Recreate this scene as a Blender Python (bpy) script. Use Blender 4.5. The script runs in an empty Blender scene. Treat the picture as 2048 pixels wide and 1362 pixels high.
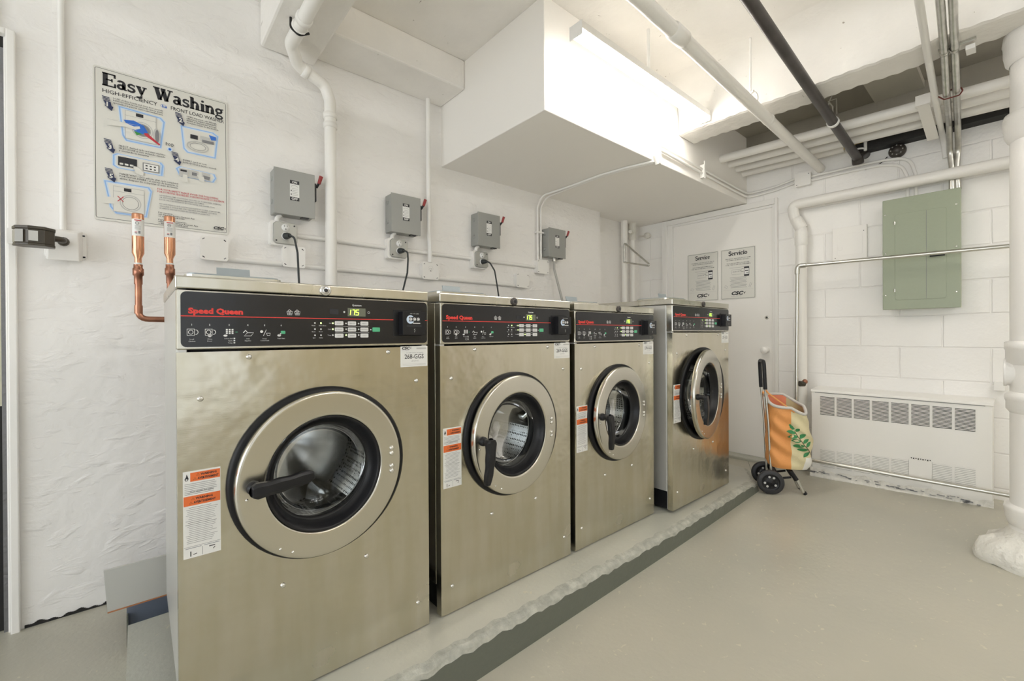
import bpy, math, random
from mathutils import Vector, Matrix
PI = math.pi
random.seed(7)
S = bpy.context.scene
COL = S.collection
H = 1.085            # height of the eye above the low end of the floor; heights below are given from eye level

# ------------------------------------------------------------------ camera, world, light, exposure
def cam_axes(yaw, pitch, roll):
    F = Vector((math.cos(yaw)*math.cos(pitch), math.sin(yaw)*math.cos(pitch), math.sin(pitch)))
    r = F.cross(Vector((0, 0, 1))).normalized(); u = r.cross(F)
    return F, r*math.cos(roll)+u*math.sin(roll), -r*math.sin(roll)+u*math.cos(roll)
F_, R_, U_ = cam_axes(math.radians(49.408), math.radians(-0.1975), math.radians(-0.2941))
cd = bpy.data.cameras.new('camera'); cam = bpy.data.objects.new('camera', cd); COL.objects.link(cam)
cd.sensor_fit = 'HORIZONTAL'; cd.sensor_width = 36.0
cd.lens = 874.46/2048*36.0
cd.shift_y = -8.85/2048
cd.clip_start = 0.02
m = Matrix((R_, U_, -F_)).transposed().to_4x4(); m.translation = Vector((0, 0, H)); cam.matrix_world = m
S.camera = cam
S.view_settings.view_transform = 'Standard'; S.view_settings.look = 'None'
S.view_settings.gamma = 1.0; S.view_settings.use_curve_mapping = False
S.view_settings.exposure = 1.46
w = bpy.data.worlds.new('world'); S.world = w; w.use_nodes = True
w.node_tree.nodes['Background'].inputs[0].default_value = (0.8, 0.85, 1.0, 1); w.node_tree.nodes['Background'].inputs[1].default_value = 0.3
S.cycles.max_bounces = 12; S.cycles.diffuse_bounces = 9; S.cycles.glossy_bounces = 5
S.cycles.transparent_max_bounces = 12; S.cycles.sample_clamp_indirect = 6.0
S.cycles.use_denoising = True
TUBE = 14.0          # brightness of the fluorescent tubes
FILL_FAR = 2.2      # added unseen fixtures, fill for the near end
FILL_OPEN = 18.0     # added unseen fixtures, fill from above the open floor
FILL_DAY = 1.2       # made-up glowing window in the near end wall, low fill light
FILL_PANE = 0.24         # made-up dim pane in the right wall, a cool reflection for the steel

# ------------------------------------------------------------------ materials
def mat(name, color, rough=0.5, metal=0.0, bump=0.0, bscale=40.0, bump2=0.0, b2scale=6.0, var=0.0, vscale=4.0,
        spec=0.5, emit=None, estr=0.0, coat=0.0, stretch=None, var_col=None):
    M = bpy.data.materials.new(name); M.use_nodes = True
    nt = M.node_tree; N = nt.nodes; L = nt.links; b = N['Principled BSDF']
    b.inputs['Base Color'].default_value = (*color, 1); b.inputs['Roughness'].default_value = rough
    b.inputs['Metallic'].default_value = metal; b.inputs['Specular IOR Level'].default_value = spec
    b.inputs['Coat Weight'].default_value = coat
    if emit: b.inputs['Emission Color'].default_value = (*emit, 1); b.inputs['Emission Strength'].default_value = estr
    if bump or bump2 or var:
        tc = N.new('ShaderNodeTexCoord'); mp = N.new('ShaderNodeMapping'); L.new(tc.outputs['Object'], mp.inputs[0])
        if stretch: mp.inputs['Scale'].default_value = stretch
    if var:
        n = N.new('ShaderNodeTexNoise'); n.inputs['Scale'].default_value = vscale; n.inputs['Detail'].default_value = 5
        L.new(tc.outputs['Object'], n.inputs['Vector'])
        r = N.new('ShaderNodeMapRange'); r.inputs[1].default_value = .35; r.inputs[2].default_value = .65
        L.new(n.outputs['Fac'], r.inputs[0])
        mx = N.new('ShaderNodeMix'); mx.data_type = 'RGBA'
        vc = var_col or tuple(c*(1-var) for c in color)
        mx.inputs[6].default_value = (*color, 1); mx.inputs[7].default_value = (*vc, 1)
        L.new(r.outputs[0], mx.inputs[0]); L.new(mx.outputs[2], b.inputs['Base Color'])
    prev = None
    for st, sc, dist, vec in ((bump, bscale, .004, True), (bump2, b2scale, .02, False)):
        if st:
            n = N.new('ShaderNodeTexNoise'); n.inputs['Scale'].default_value = sc; n.inputs['Detail'].default_value = 4
            L.new((mp if vec else tc).outputs['Vector' if vec else 'Object'], n.inputs['Vector'])
            bp = N.new('ShaderNodeBump'); bp.inputs['Strength'].default_value = st; bp.inputs['Distance'].default_value = dist
            L.new(n.outputs['Fac'], bp.inputs['Height'])
            if prev: L.new(prev.outputs[0], bp.inputs['Normal'])
            prev = bp
    if prev: L.new(prev.outputs[0], b.inputs['Normal'])
    return M

def block_wall(name, color):
    # painted concrete blocks: running bond relief under thick paint
    M = mat(name, color, .42, bump=.5, bscale=45, bump2=.25, b2scale=7, var=.04, vscale=2)
    nt = M.node_tree; N = nt.nodes; L = nt.links; b = N['Principled BSDF']
    tc = N['Texture Coordinate']; sx = N.new('ShaderNodeSeparateXYZ'); L.new(tc.outputs['Object'], sx.inputs[0])
    cb = N.new('ShaderNodeCombineXYZ'); L.new(sx.outputs['Y'], cb.inputs['X'])
    ad = N.new('ShaderNodeMath'); ad.operation = 'ADD'; ad.inputs[1].default_value = -(H-.045)+.2035*10; L.new(sx.outputs['Z'], ad.inputs[0]); L.new(ad.outputs[0], cb.inputs['Y'])
    nz = N.new('ShaderNodeTexNoise'); nz.inputs['Scale'].default_value = 14; L.new(tc.outputs['Object'], nz.inputs['Vector'])
    va = N.new('ShaderNodeVectorMath'); va.operation = 'SCALE'; va.inputs[3].default_value = .008; L.new(nz.outputs['Color'], va.inputs[0])
    vb = N.new('ShaderNodeVectorMath'); vb.operation = 'ADD'; L.new(cb.outputs[0], vb.inputs[0]); L.new(va.outputs[0], vb.inputs[1])
    bt = N.new('ShaderNodeTexBrick'); bt.inputs['Scale'].default_value = 1; bt.inputs['Brick Width'].default_value = .407; bt.inputs['Row Height'].default_value = .2035
    bt.inputs['Mortar Size'].default_value = .007; bt.inputs['Mortar Smooth'].default_value = .8; L.new(vb.outputs[0], bt.inputs['Vector'])
    bp = N.new('ShaderNodeBump'); bp.invert = True; bp.inputs['Strength'].default_value = .55; bp.inputs['Distance'].default_value = .006
    L.new(bt.outputs['Fac'], bp.inputs['Height'])
    old = b.inputs['Normal'].links[0].from_socket
    L.new(old, bp.inputs['Normal']); L.new(bp.outputs[0], b.inputs['Normal'])
    return M

def plaster(name, color):
    # lumpy painted render: long ridges, trowel marks, small pits
    M = mat(name, color, .45, bump=.6, bscale=30, bump2=.7, b2scale=4.0, var=.05, vscale=1.6)
    nt = M.node_tree; N = nt.nodes; L = nt.links; b = N['Principled BSDF']; tc = N['Texture Coordinate']
    mp = N.new('ShaderNodeMapping'); mp.inputs['Scale'].default_value = (7, 7, 16); L.new(tc.outputs['Object'], mp.inputs[0])
    n = N.new('ShaderNodeTexNoise'); n.inputs['Scale'].default_value = 1.4; n.inputs['Detail'].default_value = 6; n.inputs['Distortion'].default_value = .6; L.new(mp.outputs[0], n.inputs['Vector'])
    mr = N.new('ShaderNodeMapRange'); mr.inputs[1].default_value = .52; mr.inputs[2].default_value = .7; L.new(n.outputs['Fac'], mr.inputs[0])
    bp = N.new('ShaderNodeBump'); bp.inputs['Strength'].default_value = .45; bp.inputs['Distance'].default_value = .006
    L.new(mr.outputs[0], bp.inputs['Height']); L.new(b.inputs['Normal'].links[0].from_socket, bp.inputs['Normal']); L.new(bp.outputs[0], b.inputs['Normal'])
    return M

def floor_paint(name, c1, c2, rough=.3):
    M = mat(name, c1, rough, bump=.25, bscale=60, bump2=.25, b2scale=3.0, var=.1, vscale=1.3, var_col=c2)
    nt = M.node_tree; N = nt.nodes; L = nt.links; b = N['Principled BSDF']; tc = N['Texture Coordinate']
    base = b.inputs['Base Color'].links[0].from_socket
    # pale scuffs and chips
    n = N.new('ShaderNodeTexNoise'); n.inputs['Scale'].default_value = 38; n.inputs['Detail'].default_value = 3; n.inputs['Distortion'].default_value = .8
    L.new(tc.outputs['Object'], n.inputs['Vector'])
    r = N.new('ShaderNodeMapRange'); r.inputs[1].default_value = .675; r.inputs[2].default_value = .70; r.inputs[4].default_value = .6; L.new(n.outputs['Fac'], r.inputs[0])
    mx = N.new('ShaderNodeMix'); mx.data_type = 'RGBA'; L.new(base, mx.inputs[6]); mx.inputs[7].default_value = (.62, .58, .45, 1)
    L.new(r.outputs[0], mx.inputs[0]); L.new(mx.outputs[2], b.inputs['Base Color'])
    n2 = N.new('ShaderNodeTexNoise'); n2.inputs['Scale'].default_value = 2.2; n2.inputs['Detail'].default_value = 4; L.new(tc.outputs['Object'], n2.inputs['Vector'])
    r2 = N.new('ShaderNodeMapRange'); r2.inputs[3].default_value = rough-.08; r2.inputs[4].default_value = rough+.14; L.new(n2.outputs['Fac'], r2.inputs[0]); L.new(r2.outputs[0], b.inputs['Roughness'])
    return M

def stainless(name, color, rough, wav=.25):
    # brushed sheet with a slight oil-can waviness
    M = mat(name, color, rough, 1.0, bump=.03, bscale=9, bump2=wav, b2scale=3.2, stretch=(3, 3, 90))
    nt = M.node_tree; N = nt.nodes; L = nt.links; b = N['Principled BSDF']; tc = N['Texture Coordinate']
    b.inputs['Anisotropic'].default_value = .3
    n2 = N.new('ShaderNodeTexNoise'); n2.inputs['Scale'].default_value = 5; n2.inputs['Detail'].default_value = 6; L.new(tc.outputs['Object'], n2.inputs['Vector'])
    m3 = N.new('ShaderNodeMapping'); m3.inputs['Scale'].default_value = (14, 14, 2.2); L.new(tc.outputs['Object'], m3.inputs[0])
    n3 = N.new('ShaderNodeTexNoise'); n3.inputs['Scale'].default_value = 1.3; n3.inputs['Detail'].default_value = 4; L.new(m3.outputs[0], n3.inputs['Vector'])
    mx3 = N.new('ShaderNodeMix'); mx3.data_type = 'RGBA'; mx3.inputs[6].default_value = (color[0]*.95, color[1]*.945, color[2]*.90, 1); mx3.inputs[7].default_value = (color[0]*1.05, color[1]*1.05, color[2]*1.07, 1)
    r3 = N.new('ShaderNodeMapRange'); r3.inputs[1].default_value = .35; r3.inputs[2].default_value = .65; L.new(n3.outputs['Fac'], r3.inputs[0]); L.new(r3.outputs[0], mx3.inputs[0]); L.new(mx3.outputs[2], b.inputs['Base Color'])
    r2 = N.new('ShaderNodeMapRange'); r2.inputs[3].default_value = rough-.07; r2.inputs[4].default_value = rough+.14; L.new(n2.outputs['Fac'], r2.inputs[0]); L.new(r2.outputs[0], b.inputs['Roughness'])
    return M

def perforated(name):
    M = mat(name, (.72, .72, .72), .22, 1.0)
    nt = M.node_tree; N = nt.nodes; L = nt.links; b = N['Principled BSDF']
    tc = N.new('ShaderNodeTexCoord')
    v = N.new('ShaderNodeTexVoronoi'); v.inputs['Scale'].default_value = 85; v.inputs['Randomness'].default_value = .15; L.new(tc.outputs['Object'], v.inputs['Vector'])
    r = N.new('ShaderNodeMapRange'); r.inputs[1].default_value = .30; r.inputs[2].default_value = .38; L.new(v.outputs['Distance'], r.inputs[0])
    mx = N.new('ShaderNodeMix'); mx.data_type = 'RGBA'; mx.inputs[6].default_value = (.02, .02, .02, 1); mx.inputs[7].default_value = (.78, .78, .78, 1)
    L.new(r.outputs[0], mx.inputs[0]); L.new(mx.outputs[2], b.inputs['Base Color'])
    return M

def glassy(name, tint=(.9, .93, .93), refl=.5):
    M = bpy.data.materials.new(name); M.use_nodes = True; nt = M.node_tree; N = nt.nodes; L = nt.links; N.remove(N['Principled BSDF'])
    t = N.new('ShaderNodeBsdfTransparent'); t.inputs[0].default_value = (*tint, 1)
    g = N.new('ShaderNodeBsdfGlossy'); g.inputs['Roughness'].default_value = .03; g.inputs[0].default_value = (.9, .9, .9, 1)
    f = N.new('ShaderNodeLayerWeight'); f.inputs[0].default_value = .35
    mm = N.new('ShaderNodeMath'); mm.operation = 'MULTIPLY'; mm.inputs[1].default_value = refl; L.new(f.outputs['Fresnel'], mm.inputs[0])
    x = N.new('ShaderNodeMixShader'); L.new(mm.outputs[0], x.inputs[0]); L.new(t.outputs[0], x.inputs[1]); L.new(g.outputs[0], x.inputs[2])
    L.new(x.outputs[0], N['Material Output'].inputs[0]); return M

def ceiling_paint(name, color):
    M = mat(name, color, .6, bump=.8, bscale=22, bump2=.6, b2scale=5, var=.07, vscale=3)
    nt = M.node_tree; N = nt.nodes; L = nt.links; b = N['Principled BSDF']; tc = N['Texture Coordinate']; base = b.inputs['Base Color'].links[0].from_socket
    n = N.new('ShaderNodeTexNoise'); n.inputs['Scale'].default_value = 17; n.inputs['Detail'].default_value = 5; n.inputs['Distortion'].default_value = 1.5; L.new(tc.outputs['Object'], n.inputs['Vector'])
    r = N.new('ShaderNodeMapRange'); r.inputs[1].default_value = .715; r.inputs[2].default_value = .74; r.inputs[4].default_value = .75; L.new(n.outputs['Fac'], r.inputs[0])
    mx = N.new('ShaderNodeMix'); mx.data_type = 'RGBA'; L.new(base, mx.inputs[6]); mx.inputs[7].default_value = (.25, .21, .16, 1); L.new(r.outputs[0], mx.inputs[0]); L.new(mx.outputs[2], b.inputs['Base Color'])
    return M
K = dict(
    wall=plaster('painted_render', (.91, .892, .87)), block=block_wall('painted_block', (.91, .895, .87)),
    ceil=ceiling_paint('painted_concrete', (.89, .865, .825)),
    smooth=mat('painted_board', (.90, .875, .835), .5, bump=.12, bscale=30, bump2=.1),
    door=mat('door_paint', (.90, .88, .845), .4, bump=.05), pipe=mat('pipe_paint', (.87, .85, .81), .38, bump=.25, bscale=35, bump2=.2, b2scale=12),
    conduit=mat('conduit_paint', (.87, .855, .825), .35, bump=.1), floor=floor_paint('floor_paint', (.48, .455, .375), (.42, .41, .345)),
    pad=floor_paint('pad_paint', (.54, .53, .46), (.45, .455, .40), .34),
    padedge=mat('pad_side_paint', (.135, .145, .118), .4, bump=.4, bscale=50, bump2=.2),
    grit=mat('worn_concrete', (.50, .50, .44), .6, bump=1.0, bscale=90, bump2=.4, var=.3, vscale=30),
    steel=stainless('stainless', (.62, .585, .49), .20, .55), steel_s=mat('side_sheet', (.62, .615, .59), .32, .55, bump2=.08),
    ring=mat('stainless_ring', (.66, .635, .565), .25, 1.0), lid=stainless('stainless_lid', (.61, .59, .525), .22, .12),
    perf=perforated('perforated_drum'), drum=mat('drum_steel', (.7, .7, .7), .18, 1.0, bump2=.1, b2scale=8),
    glass=glassy('door_glass'), chrome=mat('bright_steel', (.66, .65, .60), .3, 1.0), screw=mat('screw_steel', (.8, .79, .76), .22, 1.0),
    galv=mat('galvanised', (.62, .61, .57), .3, 1.0, bump=.1, var=.2, vscale=25), black=mat('black_plastic', (.012, .012, .014), .36, bump=.1, spec=.35),
    rubber=mat('black_rubber', (.009, .009, .010), .42, spec=.3), gloss=mat('panel_black', (.012, .012, .015), .22, coat=.1, bump=.05, bscale=60),
    tag=mat('box_grey', (.33, .335, .315), .38, metal=.1, bump=.1), greycover=mat('cover_steel', (.40, .40, .37), .38, .35),
    green=mat('panel_green', (.33, .37, .27), .4, bump=.15, bscale=60), red=mat('red_lever', (.30, .03, .03), .4),
    copper=mat('copper', (.50, .24, .15), .3, 1.0, var=.5, vscale=14, var_col=(.28, .13, .09)), copper_new=mat('bright_copper', (.72, .36, .22), .22, 1.0),
    dpipe=mat('dark_iron', (.07, .06, .055), .35, .3, var=.3, vscale=10), cord=mat('cord', (.03, .035, .035), .5),
    flex=mat('flex_grey', (.42, .41, .38), .4), paper=mat('label_paper', (.82, .82, .80), .45), ink=mat('ink_black', (.02, .02, .025), .5),
    inkblue=mat('ink_navy', (.02, .03, .09), .5), inkred=mat('ink_red', (.55, .03, .05), .5), orange=mat('label_orange', (.80, .17, .04), .5),
    inkgrey=mat('ink_grey', (.22, .22, .23), .5), lblue=mat('print_pale_blue', (.30, .50, .85), .5), mblue=mat('print_blue', (.03, .16, .62), .5),
    sky=mat('print_sky', (.62, .74, .90), .5), sheet=mat('sign_sheet', (.76, .75, .70), .35), pgrey=mat('print_grey', (.55, .55, .53), .5), pgreen=mat('print_green', (.05, .3, .06), .5),
    pred=mat('panel_red', (.78, .05, .04), .4, emit=(.9, .06, .04), estr=.0), pwhite=mat('panel_white', (.75, .75, .75), .4),
    key=mat('key_white', (.72, .72, .72), .35), pgrn=mat('key_green', (.10, .50, .27), .35),
    lcd=mat('display_window', (.16, .17, .13), .3), seg=mat('display_digit', (.2, .6, .05), .4, emit=(.45, .95, .05), estr=1.6),
    led=mat('led_green', (.2, .5, .1), .4, emit=(.6, 1, .2), estr=1.5), plate=mat('grey_board', (.53, .53, .50), .4, bump=.05), rust=mat('rust_edge', (.42, .17, .07), .6, bump=.3),
    trough=mat('trough_blue_grey', (.17, .20, .26), .25, coat=.3, bump2=.3, b2scale=9), flap=mat('flap_grey', (.36, .40, .42), .35, .3),
    tube=mat('tube_glow', (1, 1, 1), .5, emit=(1.0, .955, .88), estr=TUBE), fillfar=mat('fill_glow_far', (1, 1, 1), .5, emit=(.93, .95, 1.0), estr=FILL_FAR),
    fillopen=mat('fill_glow_open', (1, 1, 1), .5, emit=(1.0, .975, .94), estr=FILL_OPEN),
    fillday=mat('fill_glow_near', (1, 1, 1), .5, emit=(.88, .935, 1.0), estr=FILL_DAY),
    fillpane=mat('fill_glow_side', (1, 1, 1), .5, emit=(.70, .84, 1.0), estr=FILL_PANE), dark=mat('dark_gap', (.015, .014, .013), .7),
    heater=mat('heater_paint', (.86, .845, .81), .38, bump=.15, bscale=40, bump2=.08), crust=mat('flaking_paint', (.78, .76, .70), .6, bump=1.2, bscale=60, bump2=.8, b2scale=20),
    col=mat('column_paint', (.89, .87, .84), .35, bump=.3, bscale=25, bump2=.3, b2scale=9),
    bago=mat('bag_orange', (.76, .33, .10), .6, bump=.3, bscale=120), bagc=mat('bag_cream', (.70, .62, .38), .6, bump=.3, bscale=120), bagw=mat('bag_white', (.80, .78, .72), .6),
    bagin=mat('bag_lining_coral', (.72, .22, .11), .6), bagl=mat('bag_lining_tan', (.48, .40, .22), .6), bagt=mat('bag_trim_grey', (.62, .60, .56), .7, bump=.6, bscale=90), yel=mat('bag_yellow', (.85, .62, .12), .6),
    leaf=mat('leaf_green', (.04, .24, .08), .6), stem=mat('leaf_stem', (.12, .05, .03), .6), tyre=mat('tyre_rubber', (.03, .03, .033), .45, bump=.3, bscale=80),
    dimpl=mat('duct_steel', (.30, .28, .235), .45, .3), jamb=mat('foil_strip', (.22, .22, .23), .3, .6, bump=1.0, bscale=60), cream=mat('cream_door', (.66, .62, .48), .4), amber=mat('lens_grey', (.32, .31, .28), .25), dbronze=mat('bronze_plastic', (.06, .05, .035), .35),
    bare=mat('recess_grey', (.40, .375, .32), .8, bump=.6, bscale=20, var=.2, vscale=3),
    olive=mat('olive_bounce', (.60, .54, .40), .5, bump=.2),
    ductlight=mat('galvanised_duct', (.56, .54, .47), .5, .2, bump=.1),
    brown=mat('wire_brown', (.15, .03, .02), .6), bellm=mat('bell_iron', (.07, .06, .05), .4, .3),
)

# ------------------------------------------------------------------ geometry helpers
WL = {}
class MB:
    """collects shapes in room coordinates (heights from eye level) and links them as ONE mesh object"""
    def __init__(s): s.v = []; s.f = []; s.m = []; s.sm = []; s.mats = []; s.M = None
    def mi(s, k):
        if k not in s.mats: s.mats.append(k)
        return s.mats.index(k)
    def add(s, vs, fs, k, smooth=False):
        b = len(s.v); i = s.mi(k)
        for p in vs:
            p = Vector(p)
            s.v.append(s.M @ p if s.M is not None else p)
        for f in fs: s.f.append([b+j for j in f]); s.m.append(i); s.sm.append(smooth)
    def box(s, x0, x1, y0, y1, z0, z1, k):
        vs = [(x, y, z) for z in (z0, z1) for y in (y0, y1) for x in (x0, x1)]
        s.add(vs, [(0, 2, 3, 1), (4, 5, 7, 6), (0, 1, 5, 4), (2, 6, 7, 3), (0, 4, 6, 2), (1, 3, 7, 5)], k)
    def hexa(s, vs, k):   # 8 corners: bottom loop 4, top loop 4
        s.add(vs, [(3, 2, 1, 0), (4, 5, 6, 7), (0, 1, 5, 4), (1, 2, 6, 5), (2, 3, 7, 6), (3, 0, 4, 7)], k)
    def tube(s, path, r, k, n=14, closed=False, caps=True, flat=None):
        P = [Vector(p) for p in path]; rs = r if isinstance(r, (list, tuple)) else [r]*len(P)
        T = []
        for i in range(len(P)):
            a = P[i-1] if (i > 0 or closed) else P[i]; c = P[(i+1) % len(P)] if (i < len(P)-1 or closed) else P[i]
            T.append((c-a).normalized())
        up = Vector((0, 0, 1)) if abs(T[0].z) < .9 else Vector((1, 0, 0))
        nrm = (up - T[0]*up.dot(T[0])).normalized(); vs = []
        for i in range(len(P)):
            nrm = (nrm - T[i]*nrm.dot(T[i])).normalized(); bn = T[i].cross(nrm)
            for j in range(n):
                a = 2*PI*j/n; fy = 1 if flat is None else flat
                vs.append(P[i]+(nrm*math.cos(a)+bn*math.sin(a)*fy)*rs[i])
        fs = []
        seg = len(P) if closed else len(P)-1
        for i in range(seg):
            for j in range(n):
                a = i*n+j; b = i*n+(j+1) % n; c = ((i+1) % len(P))*n+(j+1) % n; d = ((i+1) % len(P))*n+j
                fs.append((a, d, c, b))
        s.add(vs, fs, k, True)
        if caps and not closed:
            s.add(vs[:n], [tuple(range(n))], k); s.add(vs[-n:], [tuple(reversed(range(n)))], k)
    def lathe(s, prof, c, axis, k, n=48, smooth=True, a0=0, a1=2*PI):
        """prof: (radius, distance along axis)"""
        ax = Vector(axis).normalized(); t = Vector((0, 0, 1)) if abs(ax.z) < .9 else Vector((1, 0, 0))
        u = t.cross(ax).normalized(); v = ax.cross(u); c = Vector(c); full = abs(a1-a0-2*PI) < 1e-6
        m_ = n if full else n+1; vs = []
        for (r, h) in prof:
            for j in range(m_):
                a = a0+(a1-a0)*j/n; vs.append(c+ax*h+(u*math.cos(a)+v*math.sin(a))*r)
        fs = []
        for i in range(len(prof)-1):
            for j in range(n):
                j2 = (j+1) % m_ if full else j+1
                fs.append((i*m_+j, i*m_+j2, (i+1)*m_+j2, (i+1)*m_+j))
        s.add(vs, fs, k, smooth)
    def disc(s, r, c, axis, k, n=24): s.lathe([(r, 0), (0.0001, 0)], c, axis, k, n, False)
    def cyl(s, r, c, axis, h, k, n=24): s.lathe([(.0001, 0), (r, 0), (r, h), (.0001, h)], c, axis, k, n, False)
    def sphere(s, r, c, k, n=14, sc=(1, 1, 1)):
        vs = []; m_ = n//2
        for i in range(m_+1):
            a = PI*i/m_
            for j in range(n): b = 2*PI*j/n; vs.append((c[0]+r*sc[0]*math.sin(a)*math.cos(b), c[1]+r*sc[1]*math.sin(a)*math.sin(b), c[2]+r*sc[2]*math.cos(a)))
        s.add(vs, [(i*n+j, (i+1)*n+j, (i+1)*n+(j+1) % n, i*n+(j+1) % n) for i in range(m_) for j in range(n)], k, True)
    def grid(s, nx, ny, fn, k, smooth=True):
        vs = [fn(i/nx, j/ny) for i in range(nx+1) for j in range(ny+1)]
        s.add(vs, [(i*(ny+1)+j, (i+1)*(ny+1)+j, (i+1)*(ny+1)+j+1, i*(ny+1)+j+1) for i in range(nx) for j in range(ny)], k, smooth)
    def prism(s, pts, org, U, V, d, k):
        """flat outline pts in the plane org+U,V with thickness vector d"""
        org = Vector(org); U = Vector(U); V = Vector(V); d = Vector(d); n = len(pts)
        a = [org+U*p[0]+V*p[1] for p in pts]; b = [q+d for q in a]
        s.add(a+b, [tuple(range(n)), tuple(range(2*n-1, n-1, -1))]+[(i, i+n, (i+1) % n+n, (i+1) % n) for i in range(n)], k)
    def build(s, name, parent=None, bevel=0, seg=2, merge=False):
        if parent is None:
            xs = [p.x for p in s.v]; ys = [p.y for p in s.v]; zs = [p.z for p in s.v]
            o = Vector(((min(xs)+max(xs))/2, (min(ys)+max(ys))/2, min(zs)))
        else: o = WL[parent.name]
        me = bpy.data.meshes.new(name); me.from_pydata([tuple(p-o) for p in s.v], [], s.f)
        for k in s.mats: me.materials.append(K[k])
        me.polygons.foreach_set('material_index', s.m); me.polygons.foreach_set('use_smooth', s.sm); me.update()
        ob = bpy.data.objects.new(name, me); COL.objects.link(ob); WL[ob.name] = o
        if parent is None: ob.location = o+Vector((0, 0, H))
        else: ob.parent = parent
        if bevel:
            md = ob.modifiers.new('bevel', 'BEVEL'); md.width = bevel; md.segments = seg; md.limit_method = 'ANGLE'; md.angle_limit = math.radians(40)
        return ob

def thing(name, loc, label, cat, group=None):
    o = bpy.data.objects.new(name, None); COL.objects.link(o); o.empty_display_size = .05
    o.location = Vector(loc)+Vector((0, 0, H)); WL[o.name] = Vector(loc); return tag(o, label, cat, group)
def tag(o, label, cat, group=None):
    o['label'] = label; o['category'] = cat
    if group: o['group'] = group
    return o
def struct(mb, name, **kw): o = mb.build(name, **kw); o['kind'] = 'structure'; return o
def fillet(pts, r, n=6):
    P = [Vector(p) for p in pts]; out = [P[0]]
    for i in range(1, len(P)-1):
        a = (P[i-1]-P[i]); b = (P[i+1]-P[i]); la, lb = a.length, b.length; a.normalize(); b.normalize()
        ang = a.angle(b); t = min(r/max(math.tan(ang/2), 1e-3), la*.49, lb*.49)
        p0 = P[i]+a*t; p1 = P[i]+b*t
        for j in range(n+1):
            q = j/n; out.append(p0*(1-q)**2+P[i]*2*q*(1-q)+p1*q*q)
    out.append(P[-1]); return out
def arc(cx, cy, rx, ry, a0, a1, n=16): return [(cx+rx*math.cos(math.radians(a0+(a1-a0)*i/n)), cy+ry*math.sin(math.radians(a0+(a1-a0)*i/n))) for i in range(n+1)]
def rrect(x0, y0, x1, y1, r, n=4):
    return arc(x1-r, y1-r, r, r, 0, 90, n)+arc(x0+r, y1-r, r, r, 90, 180, n)+arc(x0+r, y0+r, r, r, 180, 270, n)+arc(x1-r, y0+r, r, r, 270, 360, n)

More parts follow.
